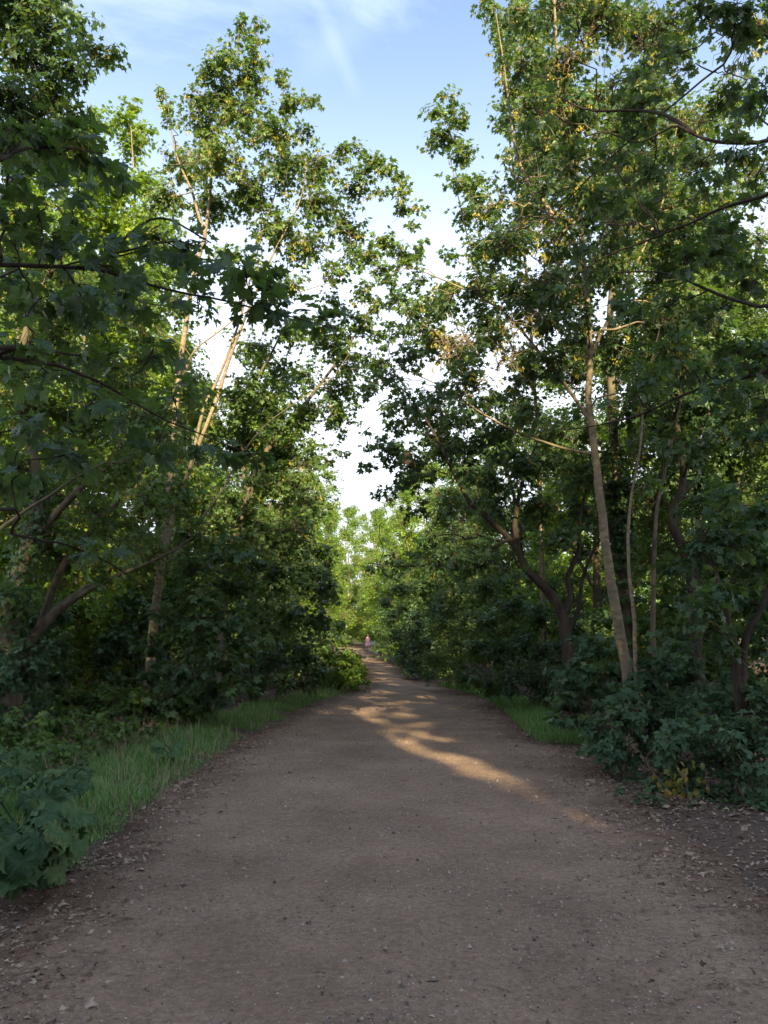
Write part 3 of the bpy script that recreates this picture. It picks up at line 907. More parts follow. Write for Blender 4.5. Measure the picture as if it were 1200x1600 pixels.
# dark tree, top left
o5 = np.array([-5.2, 7.5, 0])
st = np.array([(-5.2, 7.5, -.1, .2), (-5.1, 7.5, 2, .16), (-5.3, 7.6, 5, .12), (-4.9, 7.6, 7.5, .08), (-4.5, 7.7, 9.5, .03)])
cl = clumps_px([(20, 25, 55), (75, 45, 42), (125, 35, 24), (150, 75, 26), (182, 72, 14), (178, 92, 12), (55, 100, 50), (110, 110, 30), (15, 160, 55), (80, 165, 40), (118, 175, 18),
                (20, 240, 45), (70, 235, 30), (120, 215, 20), (15, -30, 60), (80, -20, 40)], 8, RS(6), .7)
build_plant('sycamore_tree', 'dark shaded sycamore crown filling the top left corner', 'tree', [st], cl, 15, MID, 'leaf_shaded', 'bark_dark',
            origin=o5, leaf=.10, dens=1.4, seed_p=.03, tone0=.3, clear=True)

# close boughs reaching in from the left, trunk beside the viewer
o6 = np.array([-4.3, 2.7, 0])
st = np.array([(-4.3, 2.7, -.1, .24), (-4.3, 2.7, 1.5, .2), (-4.4, 2.8, 3, .17), (-4.5, 2.8, 5, .13), (-4.4, 2.9, 7, .06)])
def limb(base, pix, r0, r1):
    a = np.array([(*base, r0)])
    b = np.array([(*P(*p), r0 * (1 - (i + 1) / len(pix)) + r1 * (i + 1) / len(pix)) for i, p in enumerate(pix)])
    return np.vstack([a, b])
l1 = limb((-4.38, 2.75, 2.6), [(-80, 405, 3.4), (0, 413, 3.5), (140, 420, 3.7), (230, 445, 3.8), (380, 477, 4.1), (520, 512, 4.5)], .016, .003)
l2 = limb((-4.35, 2.75, 2.2), [(-60, 552, 3.3), (0, 558, 3.4), (100, 575, 3.6), (180, 610, 3.8), (250, 652, 3.9), (380, 705, 4.2)], .015, .003)
l3 = limb((-4.4, 2.8, 3.2), [(-80, 260, 3.2), (0, 240, 3.3), (90, 230, 3.5), (160, 240, 3.7)], .014, .004)
l4 = limb((-4.35, 2.8, 1.4), [(-60, 800, 3.6), (20, 835, 3.9), (100, 850, 4.2), (180, 885, 4.4), (250, 935, 4.6)], .011, .003)
l5 = limb(tuple(l1[3][:3]), [(180, 385, 3.9), (250, 340, 4.0), (330, 380, 4.2)], .012, .004)
cl = clumps_px([(20, 195, 34, 3.4), (65, 215, 34, 3.4), (115, 215, 36, 3.6), (150, 235, 22, 3.7), (10, 290, 42, 3.5), (60, 330, 38, 3.6), (25, 380, 44, 3.6), (95, 385, 42, 3.7), (165, 385, 42, 3.8),
                (235, 390, 36, 3.9), (305, 385, 30, 4.0), (340, 430, 34, 4.1), (400, 430, 26, 4.2), (440, 470, 30, 4.3), (395, 480, 26, 4.1), (500, 495, 18, 4.4), (130, 455, 44, 3.7), (50, 470, 44, 3.6), (215, 470, 36, 3.9),
                (20, 560, 46, 3.6), (85, 590, 40, 3.7), (140, 560, 36, 3.7), (190, 640, 32, 3.8), (60, 660, 42, 3.8), (20, 735, 36, 3.7), (250, 690, 26, 4.0), (330, 700, 26, 4.1), (390, 715, 26, 4.2), (120, 710, 30, 4.0),
                (150, 860, 20, 4.3)], 3.6, RS(7), .12)
cl += fill_px([(0, 180), (130, 200), (200, 350), (430, 390), (480, 500), (330, 560), (200, 700), (0, 760)], 26, 34, 3.6, 5.2, 502)
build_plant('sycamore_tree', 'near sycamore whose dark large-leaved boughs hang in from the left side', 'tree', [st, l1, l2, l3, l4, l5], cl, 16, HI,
            'leaf_shaded', 'bark_dark', origin=o6, leaf=.108, dens=.62, seed_p=.03, tone0=.3, per=6, clear=True, twig_r=.0026, limb_k=.45, lim_pts=6, flat=.6)

# right main tree
d = 11
stR = stem([(985, 1075), (972, 1010), (958, 930), (946, 850), (937, 770), (928, 700), (921, 630), (921, 550), (916, 450), (905, 350), (885, 250), (872, 120), (865, -20)], d, .080, .018)
b1 = stem([(924, 660), (890, 610), (850, 560), (800, 500), (760, 470), (700, 440), (650, 420)], d, .03, .008, False)
b2 = stem([(930, 710), (880, 700), (820, 680), (760, 650), (700, 610), (620, 570)], d + .2, .024, .007, False)
b3 = stem([(910, 400), (860, 330), (810, 250), (790, 120), (775, 20)], d + .1, .035, .008, False)
b4 = stem([(921, 560), (960, 480), (1000, 400), (1040, 300), (1060, 180)], d, .03, .008, False)
cl = clumps_px([(835, 300, 44), (785, 380, 38), (860, 240, 46), (900, 170, 52), (840, 170, 44), (950, 300, 50), (870, 380, 46), (970, 420, 46), (810, 450, 44), (750, 450, 36), (700, 470, 30), (655, 440, 22),
                (615, 425, 14), (650, 500, 32), (700, 540, 42), (640, 560, 34), (600, 590, 22), (575, 610, 12), (740, 600, 44), (800, 560, 46), (860, 500, 44), (960, 540, 42), (1010, 600, 42), (1050, 500, 46), (890, 90, 50),
                (820, 90, 36), (940, 40, 50), (870, 20, 44), (1000, 160, 50), (800, 30, 26), (690, 620, 40), (640, 640, 34), (820, 640, 42), (890, 600, 34), (1060, 380, 50), (1020, 260, 50), (760, 320, 26)],
               d, RS(8), 1.0, 0)
build_plant('sycamore_tree', 'slender straight-trunked sycamore rising from the right bank of brambles', 'tree', [stR, b1, b2, b3, b4], cl + fill_px([(830, 0), (1080, 0), (1100, 560), (850, 640), (640, 600), (620, 480), (760, 440), (800, 240)], 44, 42, 10, 13, 504) + fill_px([(830, 120), (960, 120), (990, 540), (860, 540)], 16, 34, 9.3, 10.4, 511), 17, MID,
            'leaf_shaded', 'bark_pale', origin=(*stR[0][:2], 0), leaf=.10, dens=1.05, seed_p=.18, tone0=.36, clear=True,
            dead=[(P(640, 715, 11), .06, 6), (P(683, 770, 11), .02, 3)])
d = 14
stS = stem([(975, 900), (968, 800), (960, 700), (955, 600), (953, 500), (962, 400), (950, 300), (930, 180)], d, .11, .03)
cl = clumps_px([(960, 250, 60), (900, 300, 50), (1020, 330, 60), (930, 400, 50), (1040, 430, 60), (880, 460, 50), (1000, 500, 60), (900, 560, 50), (1050, 560, 50), (1000, 640, 50), (880, 680, 44), (1060, 660, 50), (1010, 720, 44),
                (900, 760, 36)], d, RS(9), 1.2, 0)
build_plant('ivy_clad_tree', 'straight tree with ivy on its lower trunk just behind the slender right sycamore', 'tree', [stS], cl + fill_px([(850, 100), (1200, 150), (1200, 760), (1000, 800), (860, 740), (820, 500)], 40, 50, 13.5, 17, 505), 18, MID,
            'leaf', 'bark_mid', origin=(*stS[0][:2], 0), leaf=.115, dens=.85, seed_p=.1, tone0=.4, ivy=(stS, .2, 4.4, 3800, .5))
d = 10.6
stT = stem([(993, 1020), (990, 960), (982, 880), (984, 800), (1000, 700), (1010, 600), (1040, 480)], d, .03, .008)
cl = clumps_px([(1000, 680, 30), (1020, 600, 36), (1050, 540, 40), (1060, 460, 40), (1010, 760, 22)], d, RS(10), .8)
build_plant('sapling', 'thin pale sapling stem just right of the slender right sycamore', 'tree', [stT], cl, 19, MID,
            'leaf', 'bark_pale', origin=(*stT[0][:2], 0), leaf=.12, dens=1.0, tone0=.35)

# sunlit narrow tree behind, right of the sky gap
d = 17
st = stem([(850, 1000), (845, 800), (835, 600), (820, 400), (800, 250), (785, 120), (770, 10)], d + 1.2, .06, .010)
s2 = stem([(838, 620), (790, 520), (740, 400), (710, 280), (692, 170)], d + .8, .03, .006, False)
cl = clumps_px([(700, 150, 14), (678, 172, 18), (712, 185, 22), (690, 215, 26), (725, 240, 24), (745, 290, 26), (712, 282, 20), (762, 330, 30), (730, 335, 22), (790, 380, 36), (748, 390, 26), (765, 15, 18),
                (780, 45, 24), (790, 85, 24), (805, 130, 28), (800, 180, 30), (820, 230, 36), (700, 400, 16), (600, 440, 14), (620, 470, 20), (660, 480, 24), (700, 450, 22), (830, 320, 40), (760, 440, 36),
                (830, 30, 40), (860, 110, 40), (760, 500, 40), (820, 560, 40), (720, 560, 36), (670, 530, 24)], d, RS(11), 1.2, 0)
build_plant('sycamore_tree', 'sunlit sycamore edging the right of the sky gap with a separate pointed side crown', 'tree', [st, s2], cl, 20, MID,
            'leaf', 'bark_pale', origin=(*st[0][:2], 0), leaf=.135, dens=1.6, seed_p=.2, tone0=.5, seed_size=.07)

# crooked dark tree
d = 13
stK = stem([(888, 1040), (884, 985), (872, 945), (848, 915), (825, 893), (812, 868), (795, 842), (765, 812), (738, 790), (710, 740), (680, 680), (640, 620), (600, 590)], d, .10, .009)
k2 = stem([(812, 868), (806, 840), (806, 800), (820, 740), (840, 690)], d, .07, .015, False)
k3 = stem([(880, 965), (892, 930), (888, 900), (905, 860), (906, 810), (925, 740), (960, 690)], d, .06, .015, False)
k4 = stem([(886, 990), (905, 950), (912, 900), (940, 840), (1000, 790)], d + .4, .05, .015, False)
k5 = stem([(795, 842), (740, 872), (690, 882), (620, 885), (575, 880)], d - 1, .03, .008, False)
cl = clumps_px([(740, 735, 36), (690, 700, 42), (645, 720, 30), (605, 715, 22), (620, 655, 30), (680, 650, 40), (760, 680, 42), (705, 780, 36), (650, 790, 24), (605, 775, 14), (820, 720, 40), (780, 800, 30), (840, 790, 32),
                (590, 570, 20), (574, 612, 16), (600, 640, 24), (582, 680, 18), (572, 728, 13), (588, 770, 13), (612, 520, 22), (645, 520, 26), (610, 600, 22), (618, 460, 18), (730, 640, 40), (900, 740, 36), (960, 720, 36), (860, 850, 24), (660, 840, 24)], d, RS(12), 1.2, 0)
cl += clumps_px([(760, 860, 30), (715, 872, 28), (670, 876, 30), (625, 885, 26), (588, 885, 18), (800, 900, 20)], 11.5, RS(13), .5)
build_plant('crooked_tree', 'dark crooked tree bending left over the path from the right', 'tree', [stK, k2, k3, k4, k5], cl + fill_px([(600, 700), (760, 600), (980, 700), (960, 860), (820, 860), (760, 760), (640, 800)], 26, 36, 12.5, 15, 507), 21, MID,
            'leaf_shaded', 'bark_dark', origin=(*stK[0][:2], 0), leaf=.12, dens=1.0, seed_p=.1, tone0=.4, clear=False)

# dark twisted trees at the far right
d = 12
st = stem([(1088, 1060), (1085, 1000), (1078, 960), (1082, 900), (1068, 860), (1050, 812), (1064, 770), (1068, 720), (1055, 640), (1080, 560)], d, .13, .03)
s2 = stem([(1088, 1010), (1110, 940), (1150, 900), (1200, 850)], d, .06, .02, False)
s3 = stem([(1068, 770), (1092, 740), (1090, 690), (1120, 620)], d, .05, .015, False)
cl = clumps_px([(1080, 640, 50), (1140, 620, 50), (1180, 680, 40), (1100, 700, 44), (1190, 600, 50), (1050, 750, 34), (1120, 780, 40), (1180, 830, 44), (1140, 870, 40), (1100, 830, 30), (1190, 920, 44), (1050, 690, 40), (1240, 760, 50)],
               d, RS(14), 1.3, 0)
build_plant('crooked_tree', 'dark twisted multi-limbed tree in the gloom at the right edge', 'tree', [st, s2, s3], cl + fill_px([(1030, 560), (1200, 560), (1200, 960), (1100, 900), (1040, 760)], 16, 44, 11, 14.5, 508), 22, MID,
            'leaf_shaded', 'bark_dark', origin=(*st[0][:2], 0), leaf=.13, dens=1.1, tone0=.25)
d = 11.5
st = stem([(1022, 1020), (1020, 950), (1022, 880), (1026, 800), (1034, 760), (1050, 690), (1070, 600)], d, .04, .015)
cl = clumps_px([(1060, 620, 36), (1040, 560, 40), (1090, 560, 40), (1100, 480, 44)], d, RS(15), .8)
build_plant('sapling', 'thin reddish-brown stem between the thin pale sapling and the twisted dark tree', 'tree', [st], cl, 23, MID,
            'leaf_shaded', 'bark_mid', origin=(*st[0][:2], 0), leaf=.13, dens=1.0, tone0=.3)
d = 14.5
st = stem([(1112, 1000), (1100, 900), (1094, 800), (1092, 760), (1100, 700), (1120, 600), (1130, 450)], d, .12, .03)
cl = clumps_px([(1130, 420, 50), (1080, 460, 50), (1170, 440, 50), (1120, 520, 50), (1180, 540, 50), (1160, 620, 50), (1080, 600, 40), (1190, 700, 50), (1130, 720, 44), (1200, 800, 50)], d, RS(16), 1.2)
build_plant('maple_tree', 'straight dark maple standing behind the twisted tree at the right edge', 'tree', [st], cl, 24, MID,
            'leaf', 'bark_dark', origin=(*st[0][:2], 0), leaf=.14, dens=1.3, tone0=.4)

# near right overhanging tree
o7 = np.array([5.2, 5.4, 0])
st = np.array([(5.2, 5.4, -.1, .24), (5.2, 5.4, 2, .2), (5.1, 5.5, 4, .17), (5.0, 5.5, 6, .12), (4.8, 5.6, 8.5, .04)])
l1 = limb((5.1, 5.5, 4.3), [(1260, 215, 5.8), (1190, 222, 5.9), (1120, 222, 6.0), (1085, 210, 6.1), (1052, 197, 6.2), (1000, 222, 6.4), (945, 207, 6.6), (900, 220, 6.8)], .022, .005)
l2 = limb((5.15, 5.5, 3.6), [(1250, 300, 5.7), (1200, 305, 5.8), (1130, 325, 5.9), (1080, 348, 6.0), (1020, 372, 6.2), (960, 395, 6.4), (900, 430, 6.7), (850, 470, 7)], .019, .004)
l3 = limb((5.2, 5.4, 3.0), [(1250, 495, 5.9), (1180, 478, 6), (1110, 455, 6.1), (1040, 427, 6.3), (970, 425, 6.5)], .022, .005)
l4 = limb((5.2, 5.4, 2.6), [(1250, 580, 6), (1190, 585, 6.1), (1120, 600, 6.3), (1060, 620, 6.5), (1000, 648, 6.7), (930, 665, 7), (880, 672, 7.2)], .022, .005)
l5 = limb((5.1, 5.5, 4.6), [(1200, 55, 6.4), (1130, 100, 6.5), (1050, 165, 6.6), (960, 240, 6.8), (880, 320, 7), (830, 380, 7.2)], .014, .004)
l6 = limb(tuple(l1[4][:3]), [(1040, 180, 6.3), (990, 172, 6.5), (920, 172, 6.7), (870, 150, 6.9)], .02, .006)
cl = clumps_px([(1150, 20, 44), (1080, 10, 40), (1190, 130, 44), (1130, 150, 34), (1060, 110, 34), (1000, 60, 40), (1010, 160, 36), (960, 120, 36), (1150, 250, 40), (1090, 270, 36), (1020, 270, 36), (960, 260, 34),
                (900, 260, 34), (1130, 360, 36), (1070, 400, 38), (1010, 330, 34), (950, 350, 34), (890, 350, 30), (860, 430, 34), (910, 450, 34), (1180, 440, 34), (1120, 490, 38), (1040, 480, 36), (980, 470, 30), (1190, 560, 44),
                (1130, 610, 36), (1060, 560, 34), (1190, 660, 40), (1000, 600, 28), (950, 630, 24), (830, 400, 26), (1190, 40, 44), (1180, 300, 22), (900, 30, 36), (870, 180, 34)], 6.4, RS(17), .5)
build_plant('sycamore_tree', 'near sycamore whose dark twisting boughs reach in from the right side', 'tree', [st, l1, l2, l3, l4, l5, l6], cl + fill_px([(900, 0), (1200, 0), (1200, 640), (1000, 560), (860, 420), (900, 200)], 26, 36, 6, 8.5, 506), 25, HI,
            'leaf_shaded', 'bark_dark', origin=o7, leaf=.10, dens=.72, seed_p=.14, tone0=.3, per=7, clear=True, twig_r=.003, limb_k=.6, flat=.7)

# low sapling foliage, right
d = 9.2
st = stem([(1150, 1040), (1140, 980), (1120, 900), (1100, 850)], d, .05, .015)
s2 = stem([(1160, 1030), (1190, 950), (1220, 860)], d, .05, .015)
cl = clumps_px([(1100, 850, 36), (1150, 840, 40), (1190, 880, 40), (1120, 920, 40), (1060, 930, 28), (1170, 940, 40), (1190, 800, 36), (1060, 1000, 30), (1130, 1000, 34), (1090, 960, 30), (1190, 1000, 36), (1060, 880, 24), (1090, 790, 26), (1140, 780, 30)], d, RS(18), .6)
build_plant('sapling', 'low dark maple sapling spreading in the shade above the right brambles', 'tree', [st, s2], cl, 26, HI,
            'leaf_shaded', 'bark_dark', origin=(*st[0][:2], 0), leaf=.13, dens=1.25, tone0=.2, clear=True)

# ------------------------------------------------------------------ bushes on both sides, one by one
def bush(name, label, cat, base, clumps, seed, leaf, tpl, mat, dens=1.5, group=None, bark='bark_mid', tone0=.35, n_st=5, flat=.8, **kw):
    rs = RS(seed)
    base = np.array(base, float)
    base[2] = float(gz(np.array([base[0]]), np.array([base[1]]))[0])
    cs = np.array(clumps)
    sts = []
    idx = rs.choice(len(cs), min(n_st, len(cs)), replace=False)
    for i in idx:
        c = cs[i, :3]
        b = base + np.array([rs.normal(0, .12), rs.normal(0, .12), -.05])
        mid = (b + c) / 2 + np.array([rs.normal(0, .1), rs.normal(0, .1), .15 * abs(c[2] - b[2])])
        sts.append(np.array([(*b, .011), (*mid, .008), (*c, .004)]))
    return build_plant(name, label, cat, sts, clumps, seed, tpl, M and mat, bark, origin=base, group=group, crown='foliage', trunk='stems',
                       leaf=leaf, dens=dens, tone0=tone0, limb_k=.7, flat=flat, twig_r=.003, clear=False, **kw)

def cpx(lst, d, s, dj=.4):
    return clumps_px(lst, d, RS(s), dj)

# left maple bush (tall, in front of the pale trunk)
bush('maple_bush', 'tall maple bush with layered leaves at the foot of the pale-stemmed sycamore', 'bush', G(285, 1128),
     cpx([(260, 1090, 34), (310, 1100, 34), (340, 1080, 30), (230, 1060, 26), (290, 1050, 38), (340, 1030, 36), (240, 1010, 28), (300, 990, 40), (350, 970, 38), (370, 1040, 28), (260, 950, 26), (320, 930, 38), (370, 920, 34),
          (300, 880, 34), (350, 860, 38), (390, 880, 30), (310, 830, 26), (380, 1090, 22), (400, 1000, 30)], 12.6, 31), 31, .135, HI, 'leaf_shaded', 1.15, tone0=.33)
bush('maple_bush', 'dense dark bush right of the tall layered maple bush on the left verge', 'bush', G(430, 1095),
     cpx([(400, 1070, 26), (440, 1070, 26), (480, 1065, 22), (420, 1030, 34), (470, 1020, 34), (500, 1050, 22), (400, 970, 36), (450, 960, 38), (500, 970, 34), (430, 900, 40), (480, 900, 38), (400, 840, 36), (455, 840, 40), (505, 920, 26)],
         17.5, 32, .8), 32, .13, MID, 'leaf_shaded', 1.6, tone0=.3)
bush('hedge_bush', 'leafy bush bulging towards the path at the end of the left verge', 'bush', G(530, 1075),
     cpx([(500, 1060, 18), (530, 1055, 18), (555, 1058, 12), (510, 1020, 24), (540, 1030, 14), (500, 980, 24), (525, 980, 18), (510, 930, 24), (540, 1000, 10), (490, 900, 28), (470, 860, 30), (505, 860, 22), (480, 800, 28), (515, 880, 16)], 23, 33, 1.0),
     33, .13, MID, 'leaf', 1.6, tone0=.4)
bush('bramble_bush', 'low sun-flecked bramble spilling onto the path at the far end of the left verge', 'bush', G(540, 1078),
     cpx([(548, 1066, 14), (535, 1045, 16), (556, 1050, 12), (520, 1030, 16), (545, 1018, 12), (480, 1085, 14), (505, 1080, 16), (530, 1072, 15), (552, 1066, 12), (565, 1060, 8), (520, 1060, 14), (545, 1050, 12), (558, 1040, 11), (545, 1030, 12), (562, 1052, 10), (568, 1064, 9), (566, 1048, 10), (558, 1028, 12), (530, 1035, 14)], 22.8, 34, .5),
     34, .085, TRI3, 'leaf_sunlit', 1.7, tone0=.15)

# right: big leafed sapling bush and bramble bank
bush('maple_bush', 'big-leaved maple bush left of the slender right sycamore', 'bush', G(905, 1150),
     cpx([(880, 1050, 26), (910, 1040, 28), (945, 1060, 26), (870, 1085, 22), (905, 1080, 30), (940, 1095, 26), (890, 1115, 22), (925, 1125, 22), (905, 1010, 16), (960, 1020, 12), (930, 1010, 14), (870, 1120, 12)], 11.6, 35, .3),
     35, .15, HI, 'bramble', 1.5, tone0=.45)
bush('maple_bush', 'leafy maple bush right of the slender right sycamore above the brambles', 'bush', G(1020, 1150),
     cpx([(1000, 1060, 26), (1030, 1045, 30), (1070, 1055, 30), (980, 1090, 24), (1020, 1090, 30), (1060, 1095, 28), (1110, 1070, 30), (1150, 1060, 28), (1035, 1010, 18), (1075, 1020, 18)], 10.4, 36, .4),
     36, .14, HI, 'bramble', 1.5, tone0=.42)
br_lab = ['bramble clump with drooping stems at the left end of the right bank', 'bramble clump with a patch of yellowing leaves at its foot', 'arching bramble clump at the right edge of the frame',
          'bramble clump behind the one with yellow leaves', 'low creeping bramble and ivy along the foot of the right bank']
bush('bramble_bush', br_lab[0], 'bush', G(960, 1215), cpx([(940, 1140, 24), (975, 1130, 28), (950, 1175, 24), (985, 1180, 26), (1010, 1150, 26), (965, 1215, 18), (1000, 1220, 18), (925, 1165, 12), (1000, 1115, 22)], 9.2, 37, .3),
     37, .12, TRI3, 'bramble', 1.9, tone0=.4)
bb = bush('bramble_bush', br_lab[1], 'bush', G(1060, 1245), cpx([(1040, 1160, 28), (1075, 1150, 30), (1050, 1200, 26), (1085, 1200, 28), (1030, 1235, 18), (1070, 1240, 20), (1105, 1235, 20), (1110, 1175, 26)], 8.3, 38, .3),
     38, .12, TRI3, 'bramble', 1.9, tone0=.4)
bush('bramble_bush', br_lab[2], 'bush', G(1165, 1250), cpx([(1130, 1150, 30), (1170, 1140, 32), (1140, 1200, 28), (1180, 1195, 30), (1150, 1240, 18), (1190, 1245, 22), (1215, 1170, 32), (1230, 1230, 26)], 8.0, 39, .3),
     39, .12, TRI3, 'bramble', 1.9, tone0=.4)
bush('bramble_bush', br_lab[3], 'bush', G(1090, 1150), cpx([(1040, 1120, 30), (1080, 1110, 30), (1130, 1105, 32), (1180, 1095, 34), (1220, 1110, 30), (1100, 1135, 24)], 9.3, 40, .4),
     40, .12, TRI3, 'bramble', 1.7, tone0=.35)
bush('creeping_bramble', br_lab[4], 'bush', G(1090, 1262), cpx([(1000, 1245, 10), (1030, 1255, 11), (1060, 1260, 11), (1095, 1262, 11), (1130, 1262, 12), (1165, 1262, 12), (1195, 1258, 14), (970, 1235, 9)], 7.7, 41, .15),
     41, .065, MID, 'bramble', 1.6, tone0=.65)
rs = RS(77)
n = 60
c = P(1062, 1222, 7.8)
p = c + rs.normal(0, 1, (n, 3)) * np.array([.13, .08, .10])
bo = np.array(bb.location)
V, T, k = leaves_np(OV, p - bo, unit(rs.normal(0, .6, (n, 3)) + (0, 0, -.8)), rs.normal(0, .5, (n, 3)) + (0, -1, .5), rs.uniform(.05, .09, n), rs)
yl = link('yellowing_leaves', mesh_np('yellowing_leaves', V, T, np.repeat(rs.uniform(0, 1, n), k), [M['yellow']]), bb)

# right dark bush wall, each its own
walls = [(850, 1108, 16.8, [(840, 1070, 24), (865, 1060, 24), (820, 1050, 26), (850, 1020, 28), (800, 1078, 16), (840, 1090, 14), (875, 1085, 18), (880, 1040, 24)], 'low dark bush next to the small grass patch on the right', 'bramble'),
         (770, 1095, 17.5, [(770, 1070, 24), (800, 1060, 26), (745, 1060, 20), (780, 1020, 30), (820, 1010, 30), (760, 970, 30), (800, 950, 32), (840, 960, 30), (740, 1010, 26)], 'dark rounded bush under the crooked tree', 'leaf_shaded'),
         (700, 1075, 22, [(700, 1050, 22), (725, 1060, 20), (680, 1030, 24), (720, 1010, 26), (690, 980, 28), (740, 970, 28), (710, 930, 30), (760, 920, 30), (670, 1055, 14)], 'ivy-hung bush wall left of the crooked tree', 'leaf'),
         (650, 1060, 28.5, [(640, 1045, 14), (665, 1045, 18), (645, 1015, 20), (675, 1000, 24), (630, 1030, 10), (650, 970, 24), (690, 950, 26), (640, 1050, 10), (620, 990, 12)], 'rounded dark bush at the right corner of the path bend', 'bramble'),
         (640, 1040, 36, [(630, 1020, 16), (650, 990, 22), (615, 1000, 16), (640, 950, 24), (610, 965, 18), (660, 920, 26), (625, 920, 20), (600, 940, 14)], 'dark bush just past the right corner of the path bend', 'leaf_shaded'),
         (600, 1028, 48, [(598, 1015, 14), (615, 1010, 14), (585, 1010, 9), (610, 985, 16), (592, 985, 10), (620, 960, 18), (600, 955, 12)], 'far dark bush where the path narrows on the right', 'leaf_shaded')]
for i, (bx, by, dd, lst, lab, mt) in enumerate(walls):
    bush('hedge_bush', lab, 'bush', G(bx, by), cpx(lst, dd, 50 + i, .9), 50 + i, (.075 if i in (0, 2) else .11) if i < 3 else .14, OV if i in (0, 2) else MID, mt, 1.7, tone0=.42)

# broad-leaved plant, bottom left
def broad_plant(name, label, base, leafs, seed, size, group=None):
    rs = RS(seed)
    W = Wood()
    root = thing(name, label, 'plant', group, base)
    LV, LT, tn = [], [], []
    nv = 0
    h = [(0, .08), (.10, -.04), (.24, -.10), (.30, -.02), (.44, -.02), (.42, .10), (.56, .16), (.50, .26), (.64, .38), (.52, .42), (.56, .56), (.42, .56), (.44, .70), (.30, .68), (.28, .82), (.17, .78), (.12, .92), (.05, .90), (0, 1.02)]
    out = mirror(h)
    for (tip, sz) in leafs:
        t = np.array(tip) - np.array(base)
        dr = unit(np.array([t[0] * .7 + rs.normal(0, .3) + .15, t[1] * .7 - .2 + rs.normal(0, .3), -.3 + rs.normal(0, .25)]))
        nn = np.array([0, -.1, 1]) + rs.normal(0, .42, 3)
        side = unit(np.cross(dr, nn)); n2 = np.cross(side, dr)
        ph = rs.uniform(0, 6.28)
        outj = [(x * rs.uniform(.82, 1.15), y * rs.uniform(.93, 1.07)) for x, y in out]
        pts = [(0, .25, 0)]
        for f in (.4, .75, 1.0):
            for (x, y) in outj:
                xx, yy = x * f, .25 + (y - .25) * f
                z = .32 * abs(xx) - .75 * xx * xx - .45 * max(0, yy - .3) ** 2 + rs.normal(0, .035) * f + .06 * math.sin(yy * 11 + abs(xx) * 13 + ph) * f
                pts.append((xx, yy, z))
        pts = np.array(pts)
        V = t + (pts[:, 0:1] * side + (pts[:, 1:2] - .25) * dr + pts[:, 2:3] * n2) * sz
        k = len(out)
        tri = [(0, 1 + i, 1 + (i + 1) % k) for i in range(k)]
        for r_ in range(2):
            a0, b0 = 1 + r_ * k, 1 + (r_ + 1) * k
            for i in range(k):
                j = (i + 1) % k
                tri += [(a0 + i, b0 + i, b0 + j), (a0 + i, b0 + j, a0 + j)]
        LV.append(V); LT.append(np.array(tri) + nv); nv += len(V)
        tn += [float(np.clip(rs.normal(.4, .2), 0, 1))] * len(V)
        b = np.array([rs.normal(0, .10), rs.normal(0, .10), 0])
        mid = (b + t) / 2 + np.array([0, 0, .06])
        p = smooth_path(np.array([(*b, .008), (*mid, .006), (*t, .004)]), 6)
        V, Q = tubes(p[None, :, :3], p[None, :, 3], 5)
        W.add(V, Q)
    link('leaves', mesh_np('leaves', np.vstack(LV), np.vstack(LT), np.array(tn), [M['rhubarb']], smooth=True), root)
    link('leaf_stalks', W.mesh('leaf_stalks', M['rhubarb']), root)
    return root
rs = RS(91)
def leafset(cx, cy, d, rx, ry, n, s):
    out = []
    for i in range(n):
        q = P(cx + rs.uniform(-rx, rx), cy + rs.uniform(-ry, ry), d + rs.uniform(-.35, .35))
        out.append((q, s * rs.uniform(.65, 1.2)))
    return out
g0 = G(40, 1395)
broad_plant('broad_leaved_plant', 'large grey-green broad-leaved plant in the bottom left corner beside the path', (g0[0] - .1, g0[1] + .25, .0),
            leafset(30, 1335, 4.9, 60, 42, 26, .23) + leafset(20, 1270, 5.3, 70, 35, 20, .21) + leafset(95, 1300, 5.2, 28, 36, 12, .18), 92, .28)
g0 = G(70, 1290)
broad_plant('broad_leaved_plant', 'broad-leaved plant behind the large corner one on the left verge', (g0[0], g0[1] + .1, 0),
            leafset(70, 1215, 6.6, 60, 22, 18, .24) + leafset(20, 1200, 6.9, 50, 25, 8, .22), 93, .22)
g0 = G(262, 1195)
broad_plant('broad_leaved_plant', 'small pale broad-leaved plant standing alone in the grass verge', (g0[0], g0[1], 0.02), leafset(258, 1168, 9.1, 18, 10, 7, .15), 94, .15)

# verge weeds: little leafy plants between the grass and the wood on the left
def weed(seed):
    rs = RS(seed)
    cs = [(rs.normal(0, .16), rs.normal(0, .16), rs.uniform(.08, .38), rs.uniform(.07, .13)) for _ in range(9)]
    return bush('verge_plant', 'small leafy weed among the mixed growth between the left grass and the wood', 'plant', (0, 0, 0), cs, seed, .07, MID, 'leaf', 1.6,
                group='weeds between the left grass and the wood', tone0=.45, n_st=6)

wp = [weed(101), weed(102)]
spots = []
rs = RS(103)
while len(spots) < 46:
    y = rs.uniform(7.2, 17); x = pl(y) - rs.uniform(1.3, 5.0)
    spots.append((float(x), float(y)))
for i, (x, y) in enumerate(spots):
    z = float(gz(np.array([x]), np.array([y]))[0])
    if i < 2:
        wp[i].location = (x, y, z)
    else:
        copy_thing(wp[i % 2], (x, y, z), rs.uniform(0, 6.28), rs.uniform(.7, 1.5))

